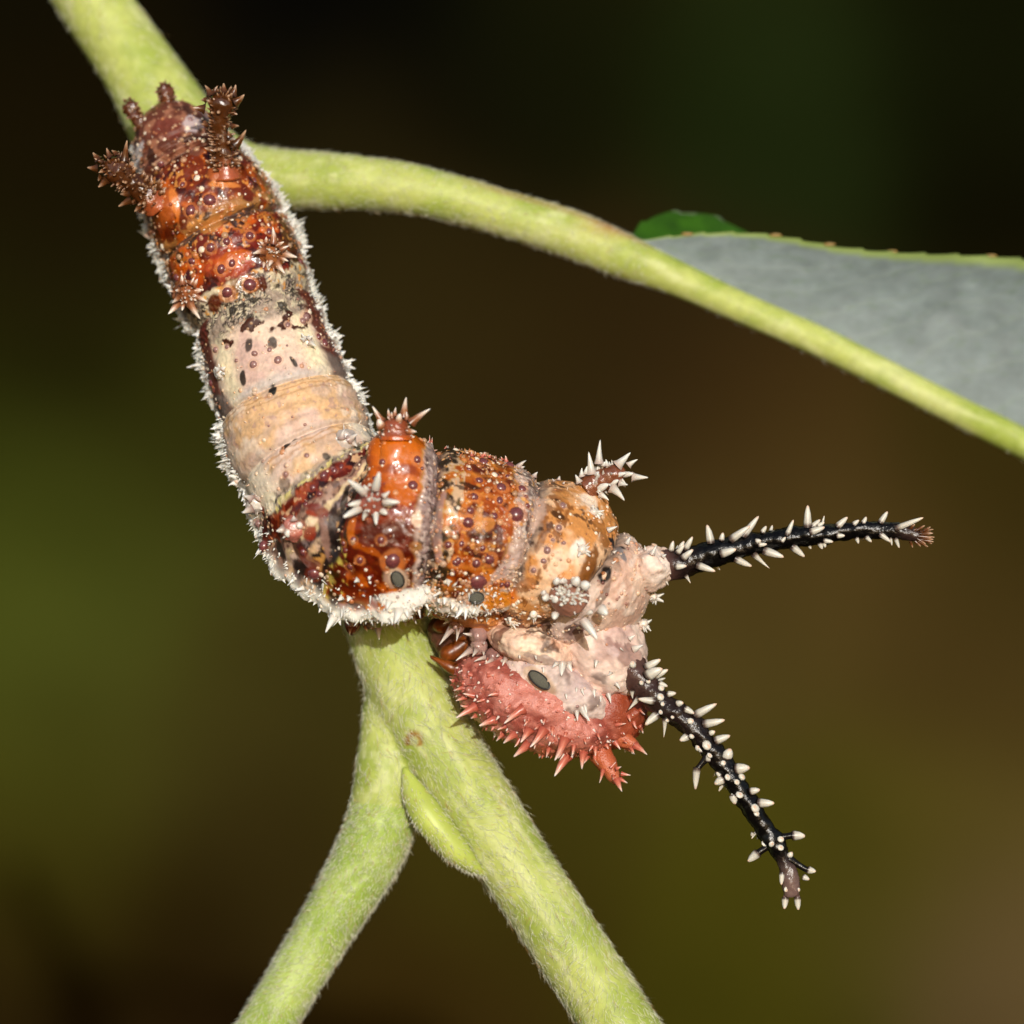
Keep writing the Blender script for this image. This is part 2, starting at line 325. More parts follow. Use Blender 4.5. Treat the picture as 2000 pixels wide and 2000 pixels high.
def build_leaf(root):
    mid = [((1225,490),3.1),((1330,545),3.2),((1500,623),3.4),((1800,765),3.75),((2000,865),4.05),((2400,1080),4.5),((2900,1390),5.0)]
    mar = [((1250,470),3.15),((1330,460),3.05),((1450,455),3.0),((1660,486),3.1),((2000,508),3.4),((2450,690),4.2),((2900,1390),5.0)]
    mar2 = [((1225,478),3.2),((1270,428),3.9),((1390,424),4.3),((1520,500),4.8),((2000,640),6.6),((2450,860),6.2),((2900,1390),5.0)]
    n, m = 260, 60; res = []
    for mm, nm in ((mar, 'near'), (mar2, 'far')):
        a, _ = smooth_path([W(*p, y) for p, y in mid], np.zeros(7), n); b, _ = smooth_path([W(*p, y) for p, y in mm], np.zeros(7), n)
        t = np.linspace(0, 1, m)[None, :, None]
        V = a[:, None]*(1-t)+b[:, None]*t
        V[:, :, 1] += (.35 if nm == 'near' else -.5)*(np.sin(t[..., 0]*np.pi))*np.linspace(.1, 1, n)[:, None]
        s = np.linspace(0, 1, n)*(34 if nm == 'near' else 26); tooth = (.05 if nm == 'near' else .10)*((s % 1)**2)                       # serrate edge
        V += (b-a)[:, None]/np.maximum(np.linalg.norm(b-a, axis=1), .5)[:, None, None]*tooth[:, None, None]*(t**6)
        sv_ = (np.linspace(0, 1, n)[:, None]*17-t[0, :, 0][None]*3.2+(fbm(V.reshape(-1, 3), .8, 48).reshape(n, m)-.5)*1.1) % 1
        vein = np.exp(-((sv_-.5)/.05)**2); V[:, :, 1] += (fbm(V.reshape(-1, 3), 1.1, 49).reshape(n, m)-.5)*.3*t[..., 0]; V[:, :, 1] -= .012*vein*np.linspace(.2, 1, n)[:, None]
        v = V.reshape(-1, 3); back = v+np.array([0, .05, .0])
        f = grid_faces(n, m, False); vv = np.vstack([v, back]); k = n*m
        i = np.arange(n-1); e = m-1; rim = np.stack([i*m+e, (i+1)*m+e, (i+1)*m+e+k, i*m+e+k], 1)
        n1 = fbm(v, 2.2, 41); n2 = fbm(v*np.array([1, 1, 2.2]), 6, 43)
        if nm == 'near':
            n4 = fbm(v, 9, 47, 3); c = lin((116, 130, 132))*(.78+.44*n1)[:, None]*(.86+.28*n2)[:, None]*(.86+.28*n4)[:, None]; c = c+(lin((132, 148, 136))-c)*(vein.ravel()*.22)[:, None]; c = c+(lin((92, 112, 92))-c)*(ss(.6, .72, n2)*.35)[:, None]
            rimw = (ss(.90, .97, t[0, :, 0])[None]*np.ones((n, 1))).ravel(); c = c+(lin((138, 160, 84))-c)*(rimw*.9)[:, None]
        else:
            c = lin((50, 92, 6))*(.45+.8*fbm(v, 3.5, 46))[:, None]
        cc = np.vstack([c, np.tile(lin((60, 100, 15)), (k, 1)) if nm == 'near' else np.tile(lin((120, 140, 120)), (k, 1))])
        mt = vcol_mat('grey leaf underside' if nm == 'near' else 'green leaf upper side', .55 if nm == 'near' else .3, 0, (7, .2, .03))
        o = add('leaf_blade', raw_mesh('leaf_blade', vv, [f, f[:, ::-1]+k, rim], cc), mt, root)
        o['label'] = 'grey underside half of the leaf' if nm == 'near' else 'bright green leaf half folded behind'
        res.append(b)
    mt = flat_mat('tooth gland', (150, 122, 66), .4)
    s, g = ico(1)
    for px, py in ((1337,458),(1512,456),(1622,474),(1741,490),(1931,499)):
        b = res[0]; qx, qy = proj(b); i = np.argmin(np.hypot(qx-px, qy-py)); p = b[i]
        mw = Matrix.Translation(Vector(p+np.array([.03, .0, .02])))@Matrix.Diagonal((.13, .045, .04, 1))
        add('leaf_tooth', TOOTH or tooth_mesh(mt), None, root, mw)
TOOTH = None
def tooth_mesh(mt):
    global TOOTH
    v, f = ico(2); TOOTH = raw_mesh('leaf_tooth', v, [f]); TOOTH.materials.append(mt); return TOOTH
def ico(sub):
    import bmesh
    bm = bmesh.new(); bmesh.ops.create_icosphere(bm, subdivisions=sub, radius=1); bm.verts.ensure_lookup_table()
    v = np.array([x.co[:] for x in bm.verts]); f = np.array([[y.index for y in x.verts] for x in bm.faces]); bm.free(); return v, f
build_twig()
# ------------------------------------------------------------------ caterpillar
CAT = thing('caterpillar', 'spiny orange brown and cream caterpillar with two black horns clinging to the twig', 'caterpillar', tuple(W(600, 900, 1.6)))
axis = np.array([  # px, py, Y, half width px, half depth px, dorsal direction (90 = at the lens, 180 = up the picture)
    (310,205,2.10, 40,40,92),(330,250,2.02, 76,70,92),(354,302,1.95, 95,92,92),(390,370,1.80,116,112,92),(425,440,1.62,128,124,92),(464,530,1.40,128,124,92),
    (497,612,1.20,121,120,92),(523,690,1.00,121,120,92),(558,785,.75,132,130,93),(592,880,.46,137,138,96),(634,955,.20,140,150,106),(696,1018,.02,176,170,122),
    (783,1032,-.05,180,178,133),(855,1038,-.02,165,172,136),(920,1050,.06,160,165,138),(1000,1064,.18,146,158,138),(1070,1095,.30,146,150,136),
    (1130,1142,.42,140,140,132),(1180,1195,.52,128,125,126),(1215,1245,.60,110,105,120)], float)
AC = np.array([W(a[0], a[1], a[2]) for a in axis]); T0 = np.concatenate([[0], np.cumsum(np.linalg.norm(np.diff(AC, axis=0), axis=1))])
NS, NC = 780, 400
ts = np.linspace(0, T0[-1], NS); full = spline(T0, np.hstack([AC, axis[:, 3:]]), ts)
C = full[:, :3]; tg = norm(np.gradient(C, axis=0)); cvec = np.array([0, -1., 0])
Sx = norm(np.cross(tg, cvec)); Wx = np.cross(Sx, tg)
hw, hd, phid = full[:, 3]/100, full[:, 4]/100, np.radians(full[:, 5])
cpx, cpy = proj(C)
def ax(px, py): return int(np.argmin(np.hypot(cpx-px, cpy-py)))
bnd = [0, ax(368,328), ax(437,465), ax(502,612), ax(562,785), ax(602,895), ax(706,1001), ax(838,1022), ax(1008,1067), ax(1122,1136), NS-1]
bs = ts[bnd]
capa = np.sqrt(np.clip(1-(1-np.clip((ts-ts[0])/.30, 0, 1))**2, 0, 1)); capb = np.sqrt(np.clip(1-(1-np.clip((ts[-1]-ts)/1.15, 0, 1))**2, 0, 1))
cap = np.maximum(capa*capb, .01)
fur = np.ones(NS)
for k, dep, wd in ((1,.085,.09),(2,.10,.08),(3,.05,.12),(4,.045,.05),(5,.05,.06),(6,.06,.10),(7,.11,.10),(8,.11,.10),(9,.12,.09)):
    fur -= dep*np.exp(-((ts-bs[k])/wd)**2)
for k in range(1, 10):                                               # gentle swelling and wrinkles of every segment
    f = np.clip((ts-bs[k])/(bs[k+1]-bs[k]), 0, 1); inside = (ts >= bs[k]) & (ts <= bs[k+1])
    fur += inside*(.025*np.sin(np.pi*f)+(.014 if k in (4, 5) else .007)*np.cos(f*2*np.pi*4)*np.sin(np.pi*f))
a9 = (ts < bs[1])*ss(.6, 1.0, ts); fur += a9*.035*np.sin(ts*26)       # tail wrinkles
phi = np.linspace(0, 2*np.pi, NC, endpoint=False)
R1 = (hw*cap*fur)[:, None]; R2 = (hd*cap*fur)[:, None]
V = C[:, None]+(R1*np.cos(phi))[..., None]*Sx[:, None]+(R2*np.sin(phi))[..., None]*Wx[:, None]
S_ = np.repeat(ts, NC); TH = np.degrees(np.angle(np.exp(1j*(phi[None]-phid[:, None])))).ravel()
V = V.reshape(-1, 3); FACES = [grid_faces(NS, NC)[:, ::-1]]
ISL = np.zeros(len(V), int)
def gnormals(V, n, m, wrap=True):
    G = V.reshape(n, m, 3); du = np.gradient(G, axis=0); dv = (np.roll(G, -1, 1)-np.roll(G, 1, 1)) if wrap else np.gradient(G, axis=1)
    return norm(np.cross(dv, du).reshape(-1, 3))
def blob(center, axes, rot, n=110, m=140, nz=(.12, 2.5, 5)):
    """lumpy ellipsoid; axes in px: along, across, depth; rot = tilt in the picture (deg, clockwise)"""
    th = np.linspace(.001, np.pi-.001, n)[:, None]; ph = np.linspace(0, 2*np.pi, m, endpoint=False)[None]
    x = -np.cos(th)+0*ph; y = np.sin(th)*np.cos(ph); z = np.sin(th)*np.sin(ph); r = math.radians(rot)
    L = np.stack([x*axes[0]/100, y*axes[1]/100, z*axes[2]/100], -1).reshape(-1, 3)
    ex = np.array([math.cos(r), 0, -math.sin(r)]); ey = np.array([math.sin(r), 0, math.cos(r)]); ez = np.array([0, -1., 0])
    P = L[:, :1]*ex+L[:, 1:2]*ey+L[:, 2:]*ez+W(*center)
    N = norm(P-W(*center)); return P+N*((fbm(P, nz[1], nz[2])-.5)*nz[0]*2)[:, None], n, m
sizes = [(NS, NC)]
for k, args in enumerate((((1040,1262,.02),(84,42,62),14),((1082,1340,.10),(116,52,62),29),((925,1190,.20),(70,38,64),6),((690,1160,.25),(66,32,60),8),((1175,1265,.45),(112,82,96),62),((985,1262,.95),(150,82,60),14),((1270,1110,.08),(44,46,50),-10),((1010,1216,.42),(70,34,55),8))):
    P, n, m = blob(*args); FACES.append(grid_faces(n, m)[:, ::-1]+len(V)); V = np.vstack([V, P]); sizes.append((n, m))
    ISL = np.concatenate([ISL, np.full(len(P), k+1)]); S_ = np.concatenate([S_, np.full(len(P), -1.)]); TH = np.concatenate([TH, np.zeros(len(P))])
def all_normals(V):
    out = []; o = 0
    for n, m in sizes: out.append(gnormals(V[o:o+n*m], n, m)); o += n*m
    o = 0
    for k, (n, m) in enumerate(sizes):
        c = np.repeat(C, NC, 0) if k == 0 else V[o:o+n*m].mean(0)
        if (out[k]*(V[o:o+n*m]-c)).sum() < 0: out[k] = -out[k]
        o += n*m
    return np.vstack(out)
NR = all_normals(V)
def refresh():
    global PX, PY
    PX, PY = proj(V)
refresh()
def hit(px, py, r=3.0):
    d = np.hypot(PX-px, PY-py); ok = (d < r) & (NR[:, 1] < .1)
    if ok.any():
        i = np.where(ok)[0]; return i[np.argmin(V[i, 1])]
    ok = NR[:, 1] < .3
    return np.where(ok)[0][np.argmin(d[ok])]
# swellings: px, py, radius px, height px
bumps = [(775,1185,30,10),(820,1165,22,8),(606,1150,30,10),(640,1185,26,10),(560,1110,22,8),(895,1190,20,7),(440,338,34,22),(322,402,36,22),(780,880,50,42),(727,977,34,10),(530,492,30,12),(366,572,30,12),(1152,962,42,26),(1112,1160,50,22),(890,1000,40,4),(1135,1080,40,12),(1000,1180,35,10),(600,1000,30,8),(560,1030,18,10),(640,940,26,6),(1180,1150,34,-10),(1130,1228,32,-14),(1050,1222,26,-12),
         (705,920,16,-10),(668,960,16,-10),(650,1010,16,-10),(652,1070,16,-10),(680,1120,16,-10),(1096,1310,26,10),(1000,1330,22,8),(1120,1380,24,10),(1030,1356,20,6)]
for px, py, r, h in bumps:
    i = hit(px, py); d = np.linalg.norm(V-V[i], axis=1); same = (NR @ NR[i] > -.2)
    V += NR*(np.exp(-(d/(r/100))**2)*h/100*same)[:, None]
# side ridge, lumps and fine relief
main = ISL == 0
r1 = np.exp(-((np.abs(TH)-99)/9)**2)*main*(S_ > .5)*(S_ < bs[8])
tuft = ss(.36, .62, fbm(V, 2.1, 401, 2)); V += NR*(r1*(.05+.22*tuft*fbm(V, 5, 12)+.05*fbm(V, 11, 13)))[:, None]
n_f = fbm(V, 9, 14, 3); n_m = fbm(V, 3.2, 15, 3); n_l = fbm(V, 1.1, 16, 2)
seg0 = np.clip(np.searchsorted(bs, S_, 'right')-1, 0, 9); f0 = (S_-np.array(bs)[seg0])/(np.array(bs)[seg0+1]-np.array(bs)[seg0]+1e-9)
rough = main*(ss(.74, .82, f0)*np.isin(seg0, (2, 6, 7))+ss(.32, .2, f0)*(seg0 == 3)+ss(.34, .42, f0)*ss(.56, .5, f0)*(seg0 == 5))+(ISL > 0)*.35+(main & (seg0 == 9))*.25
V += NR*((n_f-.5)*.035+(n_m-.5)*.05+rough*(fbm(V, 15, 302, 2)-.5)*.07+(ISL > 0)*(fbm(V, 4.5, 303, 2)-.5)*.09)[:, None]
tw = main & (seg0 == 9); V += NR*(tw*.008*np.sin(S_*38+(n_m-.5)*6)*ss(.55, .2, f0))[:, None]
NR = all_normals(V)
refresh()

# ------------------------------------------------------------------ skin pattern
def mixc(c, rgb, m): return c+(lin(rgb)-c)*np.clip(m, 0, 1)[:, None]
seg = np.clip(np.searchsorted(bs, S_, 'right')-1, 0, 9); F = (S_-bs[seg])/(np.array(bs)[np.minimum(seg+1, 10)]-bs[seg]+1e-9); aT = np.abs(TH)
F = F+(n_m-.5)*.16; wob = (n_m-.5)
VW = V+(np.stack([fbm(V, 7, 201, 2), fbm(V, 7, 202, 2), fbm(V, 7, 203, 2)], 1)-.5)*.22
v1, v2, vid = voronoi(VW, 9.5, 51); crack = ss(.2, .05, v2-v1); w1, w2, wid = voronoi(V, 5.0, 61)
n_p = fbm(V, 5.5, 18, 3); n_q = fbm(V, 2.0, 19, 3); n_g = fbm(V, 16, 23, 2)
col = np.tile(lin((150, 74, 30)), (len(V), 1)); gloss = np.full(len(V), .4)
def S(k): return main & (seg == k)
def on(m, c, rgb, k): return mixc(c, rgb, m*k)
def crackle(c, m):
    c = mixc(c, (158, 140, 124), m); c = mixc(c, (204, 190, 160), m*ss(.42, .62, n_p+.25*(vid-.5))); c = mixc(c, (44, 34, 30), m*crack*ss(.40, .52, n_m+.2*(n_g-.5))*.95)
    c = mixc(c, (34, 26, 22), m*ss(.60, .66, n_p)*.9); return c
# tail and A9
k = S(0); col = on(k, col, (92, 50, 38), .9); col = on(k, col, (150, 98, 74), ss(.5, .62, n_p)); col = on(k, col, (52, 26, 16), ss(.56, .7, n_q)*.8); col = on(k, col, (190, 172, 168), ss(52, 78, aT)*.8*ss(.3,.6,F))
# A8
k = S(1); col = on(k, col, (120, 42, 8), 1); col = on(k, col, (196, 92, 24), ss(.46, .58, n_q)*ss(.62, .5, n_m)); col = on(k, col, (66, 16, 4), ss(.52, .60, n_m)*ss(.35, .55, n_p)); col = on(k, col, (186, 128, 92), ss(.74, .9, F)*.8*ss(.35, .55, n_p)); col = on(k, col, (84, 34, 18), ss(56, 72, aT)*.8)
# A7
k = S(2); col = on(k, col, (116, 28, 2), 1); col = on(k, col, (198, 84, 12), ss(.42, .56, n_q)*ss(.85, .3, F)*ss(.60, .48, n_m)); col = on(k, col, (70, 12, 2), ss(.49, .58, n_m)*ss(.1, .5, F)); col = on(k, col, (190, 108, 52), (F < .24)*ss(.42, .55, n_p)*.9); col = on(k, col, (60, 24, 10), (F < .26)*ss(.56, .63, n_p)); col = on(k, col, (104, 78, 66), ss(.1, .03, F))
col = on(k, col, (74, 22, 8), ss(50, 68, aT)*.85); col = crackle(col, k*ss(.76, .86, F)); col = on(k, col, (216, 200, 168), ss(.72, .78, F)*ss(.86, .8, F)*ss(.45, .55, n_p))
# A6
k = S(3); col = on(k, col, (226, 200, 178), 1); col = on(k, col, (206, 172, 160), ss(.45, .65, n_q)*.9); col = on(k, col, (236, 222, 186), ss(26, 40, aT)*ss(60, 44, aT)*.9)
col = crackle(col, k*ss(.34, .22, F)); col = on(k, col, (92, 34, 20), k*ss(50, 60, aT+wob*24)*.95); col = on(k, col, (66, 30, 12), k*ss(.30, .2, np.abs(F-.34)/.4)*ss(.58, .64, n_p)); col = on(k, col, (120, 104, 96), ss(.72, .8, F)*ss(46, 62, aT)); col = on(k, col, (196, 184, 176), ss(.84, .95, F)*.9*ss(60, 30, aT))
# A5
k = S(4); col = on(k, col, (220, 180, 136), 1); col = on(k, col, (190, 164, 150), ss(.5, .64, fbm(V, 2.6, 402, 2))*.6); col = on(k, col, (176, 140, 132), ss(.68, .73, fbm(V, 10, 403, 2))*.6); col = on(k, col, (218, 186, 168), ss(.40, .62, n_q)*ss(.12, .3, F)); col = on(k, col, (238, 214, 190), ss(.5, .65, n_m)*ss(20, 45, aT)*.9); col = on(k, col, (176, 136, 106), np.exp(-(TH/4)**2)*.45*ss(.2, .4, F)); col = on(k, col, (190, 172, 158), ss(.86, .97, F)*.7); col = on(k, col, (122, 104, 92), ss(74, 86, aT))
ringl = np.exp(-((F-.11)/.012)**2)+np.exp(-((F-.2)/.014)**2)*.7; col = on(k, col, (168, 116, 66), ringl*.7)
# A4 and A3
k = S(5); col = on(k, col, (220, 182, 140), 1); col = on(k, col, (194, 166, 150), ss(.52, .66, fbm(V, 2.6, 404, 2))*.6); col = on(k, col, (222, 194, 176), ss(.45, .6, n_q)); ringl = np.exp(-((F-.09)/.012)**2)+np.exp(-((F-.16)/.014)**2)*.7; col = on(k, col, (170, 118, 68), ringl*.7); col = on(k, col, (236, 220, 196), ss(34, 52, aT)*ss(.5, .3, F))
col = crackle(col, k*ss(.36, .42, F)*ss(.56, .50, F)); col = on(k, col, (214, 198, 128), k*ss(.42, .45, F)*ss(.52, .48, F)*ss(.5, .6, vid))
band = lambda a0, a1, w=.025: ss(a0-w, a0+w, F)*ss(a1+w, a1-w, F)
rd = k*band(.50, .70); col = on(k, col, (96, 28, 12), band(.50, .70)); col = mixc(col, (150, 62, 30), rd*ss(.52, .6, n_p)); col = mixc(col, (44, 16, 10), rd*ss(.54, .6, n_m)); col = mixc(col, (214, 170, 130), rd*ss(.64, .68, fbm(V, 9, 313, 2))*.8)
col = on(k, col, (156, 122, 104), band(.70, .80)); col = on(k, col, (96, 66, 56), band(.70, .80)*ss(.48, .56, fbm(V, 12, 314, 2))); col = on(k, col, (206, 182, 140), band(.79, .85, .012)*ss(.4, .5, n_p)); col = on(k, col, (60, 44, 40), band(.85, .92, .015)); col = on(k, col, (120, 100, 98), band(.85, .92)*ss(.5, .58, fbm(V, 13, 315, 2))); col = on(k, col, (30, 20, 18), band(.93, 1.2)*ss(.35, .5, n_p)); col = on(k, col, (206, 150, 80), band(.93, 1.2)*ss(.58, .64, n_p))
# A2
k = S(6); col = on(k, col, (138, 42, 2), 1); col = on(k, col, (202, 90, 6), ss(35, 5, np.abs(TH-6)+wob*30)*ss(.1, .3, F)); col = on(k, col, (78, 12, 2), ss(-34, -44, TH+wob*34)*ss(-92, -72, TH)*.9)
col = on(k, col, (120, 30, 4), ss(.55, .68, n_q)*.7*(F > .2)); col = on(k, col, (206, 92, 26), ss(-60, -76, TH+wob*30)*ss(.5, .6, n_p)*.9); col = on(k, col, (206, 170, 110), (F < .16)*ss(.5, .6, n_p)); col = on(k, col, (40, 26, 20), ss(.06, .02, F)); col = on(k, col, (60, 30, 10), (F < .2)*ss(.58, .64, n_m))
col = on(k, col, (198, 172, 156), ss(.78, .86, F)*.9); col = on(k, col, (150, 126, 122), ss(.84, .9, F)); col = on(k, col, (70, 48, 40), ss(.8, .88, F)*crack*ss(.42, .6, n_p)); col = on(k, col, (216, 196, 186), ss(.8, .88, F)*ss(.55, .62, n_g)*.7)
# A1
k = S(7); col = on(k, col, (160, 68, 12), 1); col = on(k, col, (204, 112, 46), ss(.46, .6, n_q)*.9); col = on(k, col, (92, 26, 4), ss(.15, .35, F)*ss(.85, .7, F)*ss(.46, .56, n_m)); col = on(k, col, (206, 176, 142), (F < .2)*ss(.4, .55, n_p)*.9); col = on(k, col, (52, 34, 26), (F < .26)*ss(.55, .62, n_m+n_p*.15-.06)); col = on(k, col, (112, 88, 82), ss(.07, .0, F))
stripe = np.exp(-((((TH+8)/17) % 1-.5)/.1)**2); col = on(k, col, (226, 140, 74), stripe*ss(.15, .25, F)*ss(.75, .6, F)*.4)
col = on(k, col, (188, 164, 150), ss(.74, .82, F)*.9); col = on(k, col, (126, 104, 98), ss(.84, .92, F)*ss(.44, .56, n_p)); col = on(k, col, (222, 204, 190), ss(.74, .85, F)*ss(.56, .63, n_g)*.7)
# T3
k = S(8); col = on(k, col, (208, 142, 78), 1); col = on(k, col, (228, 186, 146), ss(.45, .6, n_q)); col = on(k, col, (232, 204, 174), ss(.56, .66, n_m)*ss(.25, .45, F)*.8); col = on(k, col, (122, 68, 22), ss(.57, .66, n_p+.1*(F < .3)-.05)*(F < .35)*.8); col = on(k, col, (160, 136, 118), ss(.1, .02, F)); col = on(k, col, (140, 88, 40), ss(.66, .9, F)*ss(.48, .6, n_m)); col = on(k, col, (150, 128, 112), ss(.93, .99, F)*.7)
# T2
k = S(9); col = on(k, col, (222, 190, 168), 1); col = on(k, col, (206, 166, 146), ss(.45, .62, n_q)*.8); col = on(k, col, (236, 216, 200), ss(.52, .64, n_m)*.6); col = on(k, col, (170, 146, 128), ss(.16, .05, F)*.8); col = on(k, col, (216, 190, 184), ss(-30, -70, TH)*.5)
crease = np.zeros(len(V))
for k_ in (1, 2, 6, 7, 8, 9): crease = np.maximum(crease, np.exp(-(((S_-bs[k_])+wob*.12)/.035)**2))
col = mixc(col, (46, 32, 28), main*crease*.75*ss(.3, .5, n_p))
hotz = np.isin(seg, (1, 2, 7, 8)) | ((seg == 6) & (aT > 20))
col = mixc(col, (44, 18, 8), main*hotz*ss(.66, .72, fbm(V, 7, 311, 3))*.8); col = mixc(col, (226, 150, 92), main*np.isin(seg, (1, 2, 7))*ss(.70, .75, fbm(V, 10, 312, 2))*.7)
# belly side
und = ss(98, 112, aT+wob*16)*main; col = mixc(col, (140, 92, 72), und*.9)
whit = np.exp(-((aT-98-wob*12)/np.where(S_ > bs[5]+.5, 5.5, 8.5))**2)*main*(S_ > .55)*(seg <= 7)*ss(.28, .42, n_p+.12); col = mixc(col, (238, 236, 226), whit*(.45+.85*tuft)*1.25*np.where(seg == 7, ss(.35, .5, n_p), 1))
mg = main*ss(88, 80, aT)*ss(70, 80, aT)*(seg < 6)*(seg != 4); col = mixc(col, (78, 46, 38), mg*.45)
# islands
k = ISL == 5; col = on(k, col, (226, 198, 184), 1); col = on(k, col, (204, 172, 162), ss(.52, .68, n_q)); col = on(k, col, (238, 216, 202), ss(.52, .64, n_m)*.7)
k = ISL == 6; col = on(k, col, (92, 56, 40), 1)
k = ISL == 7; col = on(k, col, (224, 196, 178), 1); col = on(k, col, (240, 220, 206), ss(.45, .6, n_q))
k = ISL == 8; col = on(k, col, (150, 112, 92), 1); col = on(k, col, (206, 166, 140), ss(.45, .6, n_p))
k = ISL == 1; col = on(k, col, (222, 188, 166), 1); col = on(k, col, (240, 214, 188), ss(.5, .65, n_q)); col = on(k, col, (190, 140, 112), ss(.56, .68, n_m)*.8)
k = ISL == 2; col = on(k, col, (196, 174, 170), 1); col = on(k, col, (218, 196, 186), ss(.42, .6, n_q)); col = on(k, col, (120, 98, 92), ss(.56, .68, n_m)*.7)
k = ISL == 3; col = on(k, col, (206, 132, 70), 1); col = on(k, col, (224, 176, 140), ss(.5, .62, n_q))
k = ISL == 4; col = on(k, col, (196, 184, 180), 1); col = on(k, col, (110, 84, 76), ss(.52, .62, n_m)*.8); col = on(k, col, (236, 232, 226), ss(.5, .6, n_q))
gl = np.isin(seg, (1, 2, 6, 7))*main; gloss = np.where(gl, .75, .35)
A3red = S(5)*ss(.50, .55, F)*ss(.72, .68, F); gloss = np.maximum(gloss, A3red*.95)
